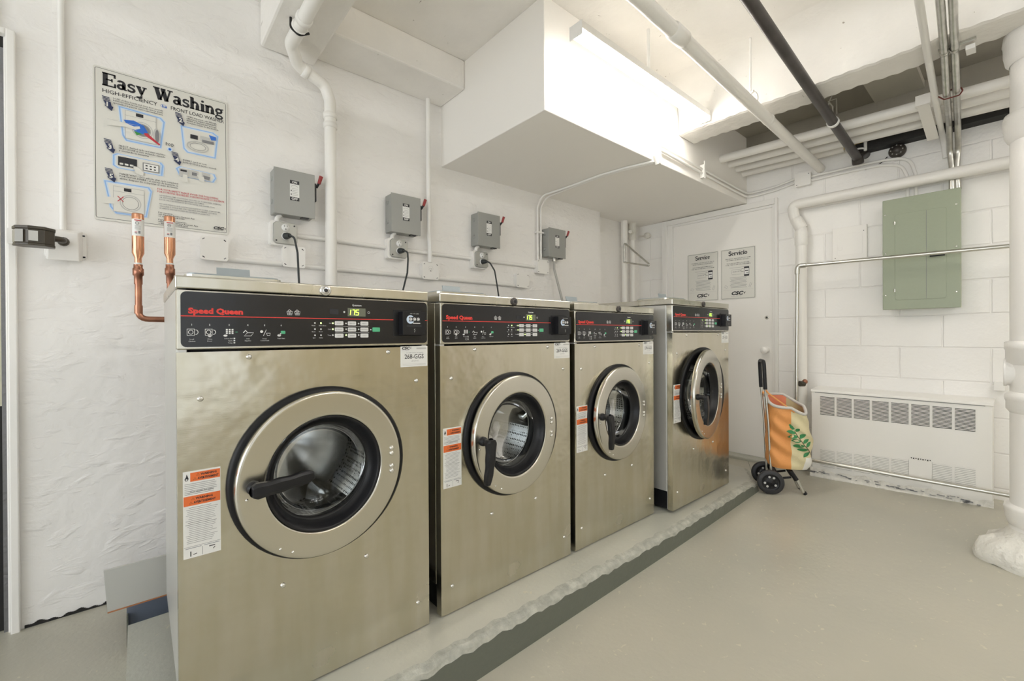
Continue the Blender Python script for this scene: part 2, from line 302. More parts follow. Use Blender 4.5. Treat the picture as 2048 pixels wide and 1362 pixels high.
# ------------------------------------------------------------------ lettering and flat printing
_tc = {}
def textgeo(t, bold=0.0, res=2):
    key = (t, bold, res)
    if key not in _tc:
        cu = bpy.data.curves.new('t', 'FONT'); cu.body = t; cu.offset = bold; cu.resolution_u = res; cu.size = 1
        ob = bpy.data.objects.new('t', cu); COL.objects.link(ob); bpy.context.view_layer.update()
        ev = ob.evaluated_get(bpy.context.evaluated_depsgraph_get()); me = ev.to_mesh()
        vs = [(v.co.x, v.co.y) for v in me.vertices]; fs = [tuple(p.vertices) for p in me.polygons]
        ev.to_mesh_clear(); bpy.data.objects.remove(ob); bpy.data.curves.remove(cu)
        x0 = min([v[0] for v in vs] or [0]); x1 = max([v[0] for v in vs] or [1])
        _tc[key] = (vs, fs, x0, x1)
    return _tc[key]
SERIF = {  # heavy slab-serif strokes: (kind, ...) in units of cap height
    'E': (.78, [('l', .17, 0, .17, 1, .2), ('l', 0, .04, .74, .04, .09), ('l', 0, .96, .72, .96, .09), ('l', .2, .51, .52, .51, .09), ('l', .7, 0, .7, .3, .1), ('l', .68, .72, .68, 1, .1), ('l', .53, .38, .53, .64, .07)]),
    'W': (1.2, [('l', .2, .95, .42, .03, .2), ('l', .42, .03, .63, .8, .1), ('l', .58, .95, .82, .03, .2), ('l', .82, .03, 1.03, .95, .1), ('l', 0, .96, .4, .96, .09), ('l', .45, .96, .76, .96, .09), ('l', .86, .96, 1.2, .96, .09)]),
    'S': (.68, [('a', .33, .74, .22, .21, 20, 270, .15), ('a', .33, .27, .22, .23, -160, 90, .16), ('l', .56, .7, .56, .98, .08), ('l', .09, .02, .09, .3, .08)]),
    'a': (.6, [('a', .26, .5, .17, .14, 10, 160, .12), ('l', .41, .08, .41, .52, .16), ('a', .25, .2, .16, .15, 0, 360, .12), ('l', .41, .05, .58, .05, .08)]),
    's': (.5, [('a', .24, .48, .15, .13, 30, 270, .11), ('a', .24, .19, .16, .14, -150, 90, .12), ('l', .4, .46, .4, .64, .06), ('l', .06, .02, .06, .2, .06)]),
    'y': (.62, [('l', .14, .62, .34, .08, .16), ('l', .52, .62, .3, -.06, .09), ('a', .18, -.12, .13, .12, -150, 20, .12), ('l', 0, .62, .3, .62, .08), ('l', .38, .62, .64, .62, .08)]),
    'h': (.68, [('l', .15, 0, .15, .98, .17), ('a', .34, .38, .17, .24, 0, 150, .13), ('l', .5, 0, .5, .4, .17), ('l', 0, .04, .3, .04, .08), ('l', .36, .04, .66, .04, .08), ('l', 0, .96, .2, .96, .08)]),
    'n': (.68, [('l', .15, 0, .15, .65, .17), ('a', .34, .38, .17, .24, 0, 150, .13), ('l', .5, 0, .5, .4, .17), ('l', 0, .04, .3, .04, .08), ('l', .36, .04, .66, .04, .08), ('l', 0, .62, .2, .62, .08)]),
    'i': (.34, [('l', .17, 0, .17, .65, .17), ('l', .02, .04, .33, .04, .08), ('l', .02, .62, .2, .62, .08), ('d', .17, .86, .1)]),
    'g': (.62, [('a', .27, .42, .18, .17, 0, 360, .12), ('a', .28, -.1, .22, .14, 0, 360, .1), ('l', .14, .22, .18, .08, .1), ('l', .4, .58, .58, .62, .09)]),
    'e': (.56, [('a', .28, .33, .2, .27, 0, 315, .13), ('l', .1, .35, .46, .35, .07)]),
    'r': (.5, [('l', .15, 0, .15, .65, .16), ('a', .36, .44, .16, .16, 60, 170, .1), ('d', .42, .55, .08), ('l', 0, .04, .34, .04, .08), ('l', 0, .62, .2, .62, .08)]),
    'v': (.6, [('l', .14, .62, .32, .03, .15), ('l', .5, .62, .32, .03, .08), ('l', 0, .62, .3, .62, .08), ('l', .38, .62, .62, .62, .08)]),
    'c': (.52, [('a', .28, .33, .2, .27, 50, 310, .13), ('d', .42, .5, .07)]),
    'o': (.6, [('a', .29, .33, .21, .27, 0, 360, .13)]), ' ': (.4, [])}
class Canvas:
    """prints flat shapes on the plane o + u*U + v*V, each layer a hair in front of the last"""
    def __init__(s, mb, o, U, V, N, off=.0006, step=.00012):
        s.mb = mb; s.o = Vector(o); s.U = Vector(U); s.V = Vector(V); s.N = Vector(N); s.l = off; s.st = step
    def P(s, p): return s.o+s.U*p[0]+s.V*p[1]+s.N*s.l
    def up(s): s.l += s.st
    def poly(s, pts, k): s.mb.add([s.P(p) for p in pts], [tuple(range(len(pts)))], k)
    def rect(s, x0, y0, x1, y1, k): s.poly([(x0, y0), (x1, y0), (x1, y1), (x0, y1)], k)
    def line(s, pts, w, k, closed=False):
        n = len(pts); q = []
        for i in range(n):
            a = pts[i-1] if (i > 0 or closed) else pts[i]; b = pts[(i+1) % n] if (i < n-1 or closed) else pts[i]
            dx, dy = b[0]-a[0], b[1]-a[1]; L = math.hypot(dx, dy) or 1; q.append((-dy/L*w/2, dx/L*w/2))
        vs = [s.P((p[0]+d[0], p[1]+d[1])) for p, d in zip(pts, q)]+[s.P((p[0]-d[0], p[1]-d[1])) for p, d in zip(pts, q)]
        s.mb.add(vs, [(i, (i+1) % n, n+(i+1) % n, n+i) for i in range(n if closed else n-1)], k)
    def ring(s, cx, cy, rx, ry, w, k, a0=0, a1=360):
        s.line(arc(cx, cy, rx, ry, a0, a1, 20), w, k)
    def dot(s, cx, cy, r, k, ry=None, n=14): s.poly(arc(cx, cy, r, ry or r, 0, 360-360/n, n-1), k)
    def text(s, t, x, y, h, k, w=None, bold=0.0, slant=0, align='l', res=1, maxw=None):
        """h = cap height; w = forced width"""
        vs, fs, x0, x1 = textgeo(t, bold, res); sy = h/.70; sx = (w/(x1-x0)) if w else sy
        if maxw and (x1-x0)*sx > maxw: sx = maxw/(x1-x0)
        wid = (x1-x0)*sx; ox = x-(wid/2 if align == 'c' else wid if align == 'r' else 0)
        s.mb.add([s.P((ox+(a-x0)*sx+slant*b*sy, y+b*sy)) for a, b in vs], fs, k)
    def serif(s, t, x, y, w, h, k, g=-.01, bw=1.35):
        tot = sum(SERIF[c][0]+g for c in t); sx = w/tot; sy = h
        for c in t:
            adv, st = SERIF[c]
            for q in st:
                if q[0] == 'l':
                    _, a, b, c2, d, wd = q; dx, dy = c2-a, d-b; L = math.hypot(dx, dy); wd *= bw if wd > .1 else 1.15; nx, ny = -dy/L*wd/2, dx/L*wd/2
                    pts = [(a+nx, b+ny), (c2+nx, d+ny), (c2-nx, d-ny), (a-nx, b-ny)]
                    s.poly([(x+p[0]*sx, y+p[1]*sy) for p in pts], k)
                elif q[0] == 'a':
                    _, cx, cy, rx, ry, a0, a1, wd = q
                    wd *= bw*.95
                    A = arc(cx, cy, rx+wd/2, ry+wd/2, a0, a1, 14); B = arc(cx, cy, max(rx-wd/2, .02), max(ry-wd/2, .02), a0, a1, 14)
                    for i in range(14): s.poly([(x+p[0]*sx, y+p[1]*sy) for p in (A[i], A[i+1], B[i+1], B[i])], k)
                else: s.poly([(x+p[0]*sx, y+p[1]*sy) for p in arc(q[1], q[2], q[3], q[3], 0, 330, 11)], k)
            x += (adv+g)*sx
    def csc(s, x, y, w, k='ink'):
        s.text('CSC', x, y, w*.24, k, w=w*.80, bold=.05, slant=.25, res=2)
        s.poly([(x+w*.86, y+w*.2), (x+w*.93, y+w*.02), (x+w*1.0, y+w*.22), (x+w*.93, y+w*.14)], k)
        s.text('ServiceWorks', x+w*.02, y-w*.12, w*.06, 'inkgrey', w=w*.7)

# ------------------------------------------------------------------ floor heights
def fl(x, y):
    z = -1.083+.027*max(0, min(x, 3.8)-.8)
    t = min(1, max(0, (x-1.5)/1.5)); z += .03*t*max(-.5, min(1, 1.1-y))
    if x < .5: z += .016*min(1, (.5-x)/.5)
    return z
YL, XB, ZC = 2.38, 3.79, 1.60

# ================================================================== THE SETTING
b = MB(); b.grid(72, 58, lambda u, v: (-3+u*6.85, -3.2+v*5.75, fl(-3+u*6.85, -3.2+v*5.75)), 'floor'); struct(b, 'floor')
b = MB()
b.box(-.328, 3.0, YL, YL+.15, -1.13, ZC, 'wall'); b.box(-.38, -.328, YL+.02, YL+.15, 1.10, ZC, 'wall'); b.box(-3.0, -.38, YL, YL+.15, 1.10, ZC, 'wall'); b.box(-3.0, -1.30, YL, YL+.15, -1.13, 1.10, 'wall')
b.box(3.05, 3.95, YL+.10, YL+.25, -1.13, ZC, 'wall'); b.box(3.0, 3.05, YL, YL+.25, -1.13, ZC, 'wall')
struct(b, 'wall_left')
b = MB(); b.box(XB, XB+.15, -3.2, YL+.25, -1.13, ZC, 'block'); struct(b, 'wall_back')
b = MB(); b.box(-3.0, -1.0, -3.35, -3.2, -1.13, ZC, 'block'); b.box(.85, XB, -3.35, -3.2, -1.13, ZC, 'olive'); b.box(-1.0, .85, -3.35, -3.2, -1.13, -.75, 'block'); b.box(-1.0, .85, -3.35, -3.2, 1.05, ZC, 'block'); struct(b, 'wall_right')  # olive stretch of this unseen wall is invented to warm bounce and reflections
b = MB(); b.box(-3.15, -3.0, -3.35, YL+.15, -1.13, -.80, 'wall'); b.box(-3.15, -3.0, -3.35, YL+.15, 1.0, ZC, 'wall'); b.box(-3.15, -3.0, -3.35, -1.6, -.80, 1.0, 'wall'); b.box(-3.15, -3.0, 2.1, YL+.15, -.80, 1.0, 'wall'); struct(b, 'wall_near')
b = MB(); b.box(-3.09, -3.07, -1.6, 2.1, -.80, 1.0, 'fillday')  # glowing panes added out of view, fill for left and back walls
for y in (-.70, .23, 1.16): b.box(-3.07, -3.0, y, y+.05, -.80, 1.0, 'conduit')
struct(b, 'fill_window_2')
b = MB(); b.box(-1.0, .85, -3.29, -3.27, -.75, 1.05, 'fillpane'); b.box(-.10, -.05, -3.27, -3.20, -.75, 1.05, 'conduit'); b.box(-1.0, .85, -3.27, -3.20, .33, .37, 'conduit'); struct(b, 'fill_window_1')  # unseen glowing pane, added to give the nearest machine a cool reflection
b = MB(); b.box(-3.15, XB+.15, -3.35, YL+.25, ZC, ZC+.1, 'ceil'); struct(b, 'ceiling')
# boxed-out soffit above the machines
b = MB(); b.box(1.461, XB, 1.463, YL+.10, 1.057, ZC, 'smooth'); struct(b, 'ceiling_soffit', bevel=.004)
b = MB(); b.box(.69, 1.461, 2.115, YL, 1.43, ZC, 'ceil'); struct(b, 'ceiling_beam_left', bevel=.01)
b = MB(); b.box(.455, .70, -3.2, 2.375, 1.385, ZC, 'ceil'); ob = struct(b, 'ceiling_beam_near', bevel=.012)
# rough concrete beam across the room
b = MB()
def bj(y): return .004*math.sin(y*17)+.003*math.sin(y*41+1)+.0025*math.sin(y*97)
def strip(P, smooth):
    n_ = len(P)-1
    def f_(u, v):
        y = -3.2+4.66*u; q_ = P[round(v*n_)]; return (q_[0]+q_[2]*bj(y), y, q_[1]+q_[3]*bj(y+.3))
    b.grid(420, n_, f_, 'ceil', smooth)
strip([(2.52, ZC, 0, 0), (2.60, 1.585, 0, 0), (2.66, 1.53, 0, 0), (2.688, 1.45, 0, 0), (2.697, 1.38, 0, 0), (2.70, 1.32, .4, 0), (2.703, 1.303, 1, .5)], True)
strip([(2.703, 1.303, 1, .5), (2.72, 1.298, .6, .3), (2.80, 1.297, 0, 0), (2.88, 1.298, 0, .3), (2.898, 1.300, 1.2, .6)], False)
strip([(2.898, 1.300, 1.2, .6), (2.905, 1.40, 0, 0), (2.91, ZC, 0, 0)], True); struct(b, 'ceiling_beam_far')
b = MB(); b.box(2.905, XB, -3.2, 1.463, ZC-.008, ZC, 'bare'); b.box(XB-.006, XB, -3.2, 1.463, 1.34, ZC-.008, 'bare'); struct(b, 'ceiling_recess')  # darker grey sheet over the recess ceiling and the wall above the pipes
# raised concrete pad under the machines
def padz(x, y):
    z = -.963+.015*min(1, max(0, (x-2.1)/.9))
    if x > 2.9: z += -.09*min(1, (x-2.9)/.75)
    return z
def padfront(x): return 1.112+.004*math.sin(x*2.3)+(0 if x < 3.05 else (x-3.05)*.49)
b = MB(); xs = [-.03+i*.02 for i in range(187)]; xs.append(3.71)
vs = []; prof = 7
for x in xs:
    yf = padfront(x); z = padz(x, 1.2); f = fl(x, yf); j = .007*math.sin(x*37)+.006*math.sin(x*83+2)+.005*random.uniform(-1, 1)
    yb = 1.94 if x < 3.0 else 2.475
    vs += [(x, yb, z), (x, yf+.040+j*.6, z), (x, yf+.022+j*.4, z-.002), (x, yf+.007+j*.3, z-.010+j*.25), (x, yf+.001, z-.022+j*.5), (x, yf-.004, f+.004), (x, yf-.006, f-.03)]
n = len(xs)
for r, k in enumerate(('pad', 'grit', 'grit', 'grit', 'padedge', 'padedge')):
    b.add(vs, [(i*prof+r, (i+1)*prof+r, (i+1)*prof+r+1, i*prof+r+1) for i in range(n-1)], k, r in (1, 2, 3))
x = -.03; b.add([(x, 1.94, padz(x, 0)), (x, 1.94, -1.1), (x, 1.106, -1.1), (x, 1.115, padz(x, 0)-.02), (x, 1.16, padz(x, 0))], [(0, 1, 2, 3, 4)], 'pad')
b.add([(-.03, 1.94, -.963), (3.0, 1.94, -.95), (3.0, 1.94, -1.1), (-.03, 1.94, -1.1)], [(0, 1, 2, 3)], 'padedge')
struct(b, 'floor_pad')
b = MB(); b.box(3.675, XB, 1.19, YL+.10, -1.10, -.993, 'pad'); struct(b, 'baseboard_back', bevel=.008)
b = MB()
for i in range(124): x = -.32+i*.005; b.box(x, x+.005, YL-.004, YL, -1.10, fl(x, YL)+.009+.004*math.sin(x*60)+.003*math.sin(x*171), 'dark')
struct(b, 'baseboard_left')

# door in the back wall
b = MB(); b.box(XB-.006, XB, 1.274, 2.108, -.992, .985, 'door'); d1 = struct(b, 'door_1')
def jointrim(b, y0, y1, z0, z1, t):
    b.box(XB-t, XB, y0, y1, z0, z1, 'conduit')
b = MB(); jointrim(b, 1.232, 1.252, -.993, 1.05, .03); jointrim(b, 1.252, 1.272, -.993, 1.02, .018); jointrim(b, 2.11, 2.16, -.993, 1.02, .018); jointrim(b, 2.16, 2.21, -.993, 1.05, .03)
jointrim(b, 1.272, 2.11, .985, 1.005, .018); jointrim(b, 1.252, 2.16, 1.005, 1.05, .03); struct(b, 'trim_1', bevel=.003)
b = MB(); b.lathe([(.026, 0), (.026, -.006), (.012, -.01), (.011, -.035), (.024, -.042), (.029, -.055), (.024, -.068), (.001, -.071)], (XB-.006, 1.318, -.133), (1, 0, 0), 'door', 28); o = b.build('door_knob', d1)
b = MB(); b.lathe([(.014, 0), (.014, -.004), (.007, -.005), (.001, -.005)], (XB-.006, 1.313, .125), (1, 0, 0), 'chrome', 20); b.disc(.0065, (XB-.0115, 1.313, .125), (1, 0, 0), 'ink', 14); b.build('peephole', d1)
# doorway at the left edge
b = MB(); b.box(-.352, -.328, YL-.02, YL+.10, -1.09, 1.105, 'conduit'); b.box(-1.30, -.352, YL-.02, YL+.10, 1.083, 1.105, 'conduit'); b.box(-.36, -.352, YL, YL+.1, -1.09, 1.083, 'conduit'); struct(b, 'trim_2', bevel=.004)
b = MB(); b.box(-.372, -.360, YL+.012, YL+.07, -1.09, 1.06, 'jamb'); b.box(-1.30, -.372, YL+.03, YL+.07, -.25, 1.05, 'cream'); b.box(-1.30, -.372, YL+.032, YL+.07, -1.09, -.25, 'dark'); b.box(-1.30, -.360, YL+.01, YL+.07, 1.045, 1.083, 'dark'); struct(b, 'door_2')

# ================================================================== WASHING MACHINES
def washer(X0, Yf, Zb, W, D, Htot, Rd, cz, ajar, dy, hang, hnd, idn, label, baskets=2, dcx=None):
    """Rd: outer radius of the door ring; hnd: direction of the lever in degrees; hang: how the lever stands off"""
    T = thing('washing_machine', (X0, Yf, Zb), label, 'washing machine', 'front-loading washing machines in a row')
    X1 = X0+W; zt = Zb+Htot; lidh = .031; zp0 = zt-lidh-.144; zp1 = zt-lidh-.002; Xc = X0+(dcx if dcx else W/2); s = Rd/.2245
    zc = cz; rh = Rd*.99
    b = MB()   # cabinet: side, back, base
    sk = 'steel' if hang in (1, 2) else 'steel_s'
    b.box(X0, X0+.012, Yf+.035, Yf+D, Zb+.10, zt-lidh-.001, sk); b.box(X1-.012, X1, Yf+.035, Yf+D, Zb+.10, zt-lidh-.001, sk)
    b.box(X0+.012, X1-.012, Yf+D-.012, Yf+D, Zb+.10, zt-lidh-.001, 'steel_s')
    b.box(X0+.002, X0+.02, Yf+.004, Yf+.035, Zb+.004, zt-lidh-.001, 'steel_s'); b.box(X1-.02, X1-.002, Yf+.004, Yf+.035, Zb+.004, zt-lidh-.001, 'steel_s')
    b.build('cabinet', T, bevel=.002)
    b = MB(); b.box(X0+.02, X1-.02, Yf+.04, Yf+D-.02, Zb, Zb+.10, 'black'); b.build('base', T)
    b = MB(); b.box(X0-.002, X1+.002, Yf-.003, Yf+D, zt-lidh, zt, 'lid'); b.build('lid', T, bevel=.004, seg=3)
    xl = X0+W*.505
    b = MB(); b.lathe([(.0155, 0), (.0155, -.004), (.012, -.007), (.001, -.007)], (xl, Yf-.003, zt-.016), (0, 1, 0), 'screw' if hang == 0 else 'dpipe', 24); b.disc(.0055, (xl, Yf-.0105, zt-.016), (0, -1, 0), 'ink', 16)
    b.lathe([(.0085, -.0073), (.0095, -.0073)], (xl, Yf-.003, zt-.016), (0, 1, 0), 'inkgrey', 24); b.build('lock', T)
    # lower front panel with its round opening
    b = MB(); zq = zp0-.006; n = 64; zlo = Zb+.004
    def edge(a):
        c, s_ = math.cos(a), math.sin(a); t = 9
        if c > 1e-6: t = min(t, (X1-Xc)/c)
        if c < -1e-6: t = min(t, (X0-Xc)/c)
        if s_ > 1e-6: t = min(t, (zq-zc)/s_)
        if s_ < -1e-6: t = min(t, (zlo-zc)/s_)
        return (Xc+c*t, zc+s_*t)
    angs = sorted(set([2*PI*i/n for i in range(n)]+[math.atan2(z_-zc, x_-Xc) % (2*PI) for x_ in (X0, X1) for z_ in (zlo, zq)])); m_ = len(angs)
    ro = rh*.93
    inn = [(Xc+ro*math.cos(a), zc+ro*math.sin(a)) for a in angs]; out = [edge(a) for a in angs]
    vs = [(p[0], Yf, p[1]) for p in inn]+[(p[0], Yf, p[1]) for p in out]+[(p[0], Yf+.03, p[1]) for p in inn]+[(p[0], Yf+.03, p[1]) for p in out]
    fs = []
    for i in range(m_):
        j = (i+1) % m_; fs += [(i, m_+i, m_+j, j), (m_+i, 3*m_+i, 3*m_+j, m_+j), (2*m_+i, i, j, 2*m_+j)]
    b.add(vs, fs, 'steel'); b.build('front_panel', T)
    for (u, z_) in ((.147, -.052), (.045, -.149), (.523, -.051), (.619, -.147), (.222, -.665), (.45, -.663), (.621, -.872), (.045, -.868)):
        b = MB(); xx = X0+u/.662*W; zz = z_+(zp0+.031+.0) if z_ > -.2 else Zb+(z_+.962)
        b.lathe([(.0070, 0), (.0062, -.0025), (.0035, -.0045), (.0005, -.005)], (xx, Yf, zz), (0, 1, 0), 'screw', 14); b.build('screw', T)
    # control panel
    CP = MB(); CP.box(X0, X1, Yf-.001, Yf+.035, zp0, zp1, 'lid'); P = CP.build('control_panel', T, bevel=.003)
    b = MB(); k = W/.662; x0, x1, z0, z1 = X0+.008, X1-.004, zp0+.006, zp1-.004
    b.prism(rrect(0, 0, x1-x0, z1-z0, .012, 5), (x0, Yf-.0035, z0), (1, 0, 0), (0, 0, 1), (0, .0025, 0), 'gloss'); b.build('fascia', P)
    def q(u): return X0+(u-.069)*k     # horizontal place on the fascia
    oz = zp0+.031
    b = MB(); c = Canvas(b, (0, Yf-.0035, oz), (1, 0, 0), (0, 0, 1), (0, -1, 0), .0003)
    c.text('Speed Queen', q(.091), .0555, .0125, 'pred', w=.112*k, bold=.055, res=2)
    c.rect(q(.077), .0478, q(.729), .0500, 'pred')
    for i in range(baskets):
        bx = q(.304)+i*.019; c.line([(bx, .066), (bx+.002, .057), (bx+.012, .057), (bx+.014, .066), (bx, .066)], .0012, 'pwhite'); c.line([(bx+.001, .0615), (bx+.0135, .0615)], .001, 'pwhite')
        for u in (.0045, .007, .0095): c.line([(bx+u, .057), (bx+u, .066)], .0009, 'pwhite')
        c.line([(bx+.002, .067), (bx+.006, .071), (bx+.011, .067)], .0013, 'pwhite')
    c.text('Quantum', q(.493), .087, .0055, 'pwhite', align='c', bold=.02, w=.028)
    ic = [.098, .133, .173, .213, .251, .290]
    for i, u in enumerate(ic): c.text(str(i+1), q(u), .0265, .004, 'pwhite', align='c', bold=.03)
    for u in ic[:2]:
        x = q(u)-.009; c.line([(x, .003), (x+.014, .003), (x+.014, .018), (x, .018)], .0013, 'pwhite', True); c.ring(x+.007, .0105, .0045, .0048, .0013, 'pwhite'); c.ring(x+.016, .0105, .005, .0055, .0013, 'pwhite', -90, 90)
    c.dot(q(ic[1]), .0025, .004, 'pwhite')
    x = q(ic[2])
    for i in range(3):
        for j in range(3): c.rect(x-.007+i*.006, .006+j*.0045, x-.003+i*.006, .0095+j*.0045, 'pwhite')
    c.dot(x-.008, .002, .0045, 'pwhite', .0025); c.rect(x+.013, .010, x+.018, .0115, 'pgrn')
    x = q(ic[3]); c.line([(x-.008, .001), (x+.007, .001), (x+.013, .009), (x-.001, .009)], .0014, 'pwhite', True); c.line([(x-.010, .009), (x-.005, .015), (x-.001, .010)], .002, 'pwhite')
    x = q(ic[4]); c.dot(x-.007, .012, .0035, 'pwhite'); c.line([(x-.003, .001), (x+.004, .017)], .0012, 'pwhite'); c.line([(x+.004, .008), (x+.013, .008), (x+.012, .002), (x+.006, .002)], .0013, 'pwhite', True)
    x = q(ic[5]); c.poly(rrect(x-.001, .006, x+.010, .014, .002), 'pgrn'); c.dot(x-.005, .002, .0045, 'pwhite', .003); c.line([(x-.004, .003), (x, .008)], .003, 'pwhite')
    for u, t1, t2 in ((0, 'Load', 'Clothes'), (1, 'Close', 'Door'), (3, 'Add', 'Supplies'), (4, 'Insert', 'Coins/Card'), (5, 'Push Start', '')):
        c.text(t1, q(ic[u]), -.0075, .003, 'pwhite', align='c')
        if t2: c.text(t2, q(ic[u]), -.0125, .003, 'pwhite', align='c')
    for i, t in enumerate(('Select Soil', 'Cycle', 'Temp')): c.text(t, q(.180), -.0065-i*.0055, .003, 'pwhite', align='r'); c.rect(q(.182), -.0065-i*.0055, q(.182)+.0035, -.0035-i*.0055, 'pwhite')
    for i, (t1, t2) in enumerate((('Wash', 'Extra Rinse'), ('Rinse', 'Door'), ('Spin', 'Status'))):
        z_ = .036-i*.017; c.dot(q(.375), z_, .0022, 'pwhite'); c.dot(q(.391), z_, .0022, 'led' if i == 0 else 'pwhite'); c.text(t1, q(.376), z_-.0085, .003, 'pwhite', align='r'); c.text(t2, q(.386), z_-.0085, .003, 'pwhite')
        c.text(('Soil', 'Cycle', 'Temp')[i], q(.419), z_-.0015, .003, 'pwhite', align='r')
        for j, u in enumerate((.4235, .461, .498)): c.dot(q(u), z_, .0022, 'led' if (j == 0 and i < 2) or (i == 2 and j == 1) else 'pwhite')
    c.line([(q(.43), .0265), (q(.53), .0265)], .0006, 'pwhite'); c.line([(q(.43), .0085), (q(.53), .0085)], .0006, 'pwhite')
    c.dot(q(.456), .069, .0028, 'pwhite'); c.ring(q(.529), .069, .003, .003, .0009, 'pwhite'); c.dot(q(.535), .018, .002, 'pwhite')
    c.rect(q(.415), .0615, q(.44), .077, 'lcd' if False else 'ink'); b.build('printing', P)
    b = MB(); b.box(q(.466), q(.519), Yf-.0045, Yf-.0035, .057+oz, .081+oz, 'lcd'); c = Canvas(b, (0, Yf-.0045, oz), (1, 0, 0), (0, 0, 1), (0, -1, 0), .0002)
    sg = {'1': 'bc', '7': 'abc', '5': 'afgcd'}
    def seg7(ch, x, y, w_, h_):
        pt = dict(a=((0, 1), (1, 1)), b=((1, 1), (1, .5)), c=((1, .5), (1, 0)), d=((0, 0), (1, 0)), e=((0, 0), (0, .5)), f=((0, .5), (0, 1)), g=((0, .5), (1, .5)))
        for e_ in sg[ch]:
            (a1, b1), (a2, b2) = pt[e_]; c.line([(x+a1*w_+b1*.002, y+b1*h_), (x+a2*w_+b2*.002, y+b2*h_)], .002, 'seg')
    seg7('1', q(.466)-.001, .061, .008, .015); seg7('7', q(.478), .061, .007, .015); seg7('5', q(.489), .061, .008, .015)
    b.build('display', P)
    wd = ('LIGHT', 'MEDIUM', 'HEAVY', 'NORMAL', 'PERM PRESS', 'DELICATES', 'HOT', 'WARM', 'COLD')
    for i in range(3):
        for j, u in enumerate((.429, .466, .503)):
            z_ = oz+.030-i*.0178; b = MB(); b.prism(rrect(0, 0, .024, .012, .0025, 3), (q(u), Yf-.0052, z_), (1, 0, 0), (0, 0, 1), (0, .0017, 0), 'key')
            Canvas(b, (q(u), Yf-.0052, z_), (1, 0, 0), (0, 0, 1), (0, -1, 0), .0002).text(wd[i*3+j], .012, .0045, .0032, 'inkgrey', align='c', maxw=.019); b.build('button', P)
    b = MB(); b.prism(rrect(0, 0, .0235, .013, .002, 3), (q(.540), Yf-.0052, oz+.0118), (1, 0, 0), (0, 0, 1), (0, .0017, 0), 'pgrn'); o = b.build('start_button', P)
    # card reader
    b = MB(); xr = q(.608); wr = .097; b.box(xr, xr+wr, Yf-.005, Yf-.003, oz-.002, oz+.081, 'black'); b.box(xr+.018, xr+wr-.001, Yf-.032, Yf-.004, oz+.002, oz+.075, 'black'); R = b.build('card_reader', T, bevel=.003)
    b = MB(); c = Canvas(b, (xr+.018, Yf-.032, oz), (1, 0, 0), (0, 0, 1), (0, -1, 0), .0003); c.dot(.026, .050, .0135, 'sky'); c.up(); c.rect(.021, .044, .061, .058, 'ink'); c.up()
    for i in range(3): c.dot(.027+i*.013, .051, .0052, 'pwhite')
    c.up()
    for i in range(3): c.ring(.027+i*.013, .051, .003, .003, .001, 'ink', 40, 330)
    c.rect(.034, .037, .060, .0395, 'pwhite'); c.text('TAP YOUR CARD', .040, .067, .0028, 'pwhite', align='c'); c.rect(.013, .027, .065, .033, 'ink'); c.line([(.039, .010), (.042, .016), (.038, .018), (.042, .021)], .0012, 'pgrey'); b.build('card_slot', R)
    # labels
    b = MB(); lw = .096; b.box(X1-lw-.002, X1-.002, Yf-.0008, Yf, zp0-.070, zp0-.004, 'paper'); c = Canvas(b, (X1-lw-.002, Yf-.0008, zp0-.070), (1, 0, 0), (0, 0, 1), (0, -1, 0), .0003)
    c.csc(.004, .056, .034); c.rect(.056, .056, .092, .061, 'pgrey'); c.text(idn, .048, .026, .0145, 'ink', align='c', w=.068, bold=.01, res=2); c.text('TO REPORT A PROBLEM', .05, .044, .0025, 'inkgrey', align='c', w=.06); c.text('1-877-264-6622', .05, .017, .003, 'inkgrey', align='c')
    c.line([(.008, .009), (.09, .009)], .0008, 'pgrey'); c.line([(.008, .005), (.09, .005)], .0008, 'pgrey'); b.build('number_label', T)
    b = MB(); lx, lz = X0+.010, Zb+(.436 if hang != 3 else .47); lh, lw = .206, .074; b.box(lx, lx+lw, Yf-.0008, Yf, lz, lz+lh, 'paper'); c = Canvas(b, (lx, Yf-.0008, lz), (1, 0, 0), (0, 0, 1), (0, -1, 0), .0003)
    c.rect(.014, .181, .073, .202, 'orange'); c.rect(.001, .124, .073, .147, 'orange'); c.up()
    for (a, z_) in ((.026, .1935), (.020, .1845), (.016, .1375), (.012, .1285)): c.line([(a, z_), (a+.003, z_+.005), (a+.006, z_)], .0008, 'ink', True)
    c.text('WARNING', .034, .1935, .005, 'ink', w=.032, bold=.04); c.text('AVERTISSEMENT', .028, .1845, .005, 'ink', w=.042, bold=.04)
    c.text('WARNING', .024, .1375, .005, 'ink', w=.034, bold=.04); c.text('AVERTISSEMENT', .020, .1285, .005, 'ink', w=.044, bold=.04)
    c.poly([(.003, .188), (.005, .184), (.009, .184), (.011, .189), (.009, .195), (.007, .200), (.006, .194)], 'ink'); c.up(); c.dot(.007, .187, .0018, 'paper')
    random.seed(3)
    for z_ in [.176-.0042*i for i in range(6)]+[.1515]: c.line([(.003, z_), (.060+.010*random.random(), z_)], .0009, 'inkgrey')
    c.text('Pour obtenir des copies', .037, .1555, .0032, 'ink', align='c', w=.045)
    for i in range(20): z_ = .119-.0044*i; a = .004+.008*random.random(); c.line([(a, z_), (.050+.018*random.random(), z_)], .0008, 'inkgrey' if i not in (8, 9) else 'ink')
    c.line([(.001, .027), (.073, .027)], .0007, 'inkgrey'); c.line([(.037, .002), (.037, .022)], .0007, 'inkgrey'); c.line([(.004, .0235), (.035, .0235)], .0009, 'inkblue'); c.line([(.040, .0235), (.071, .0235)], .0009, 'inkblue')
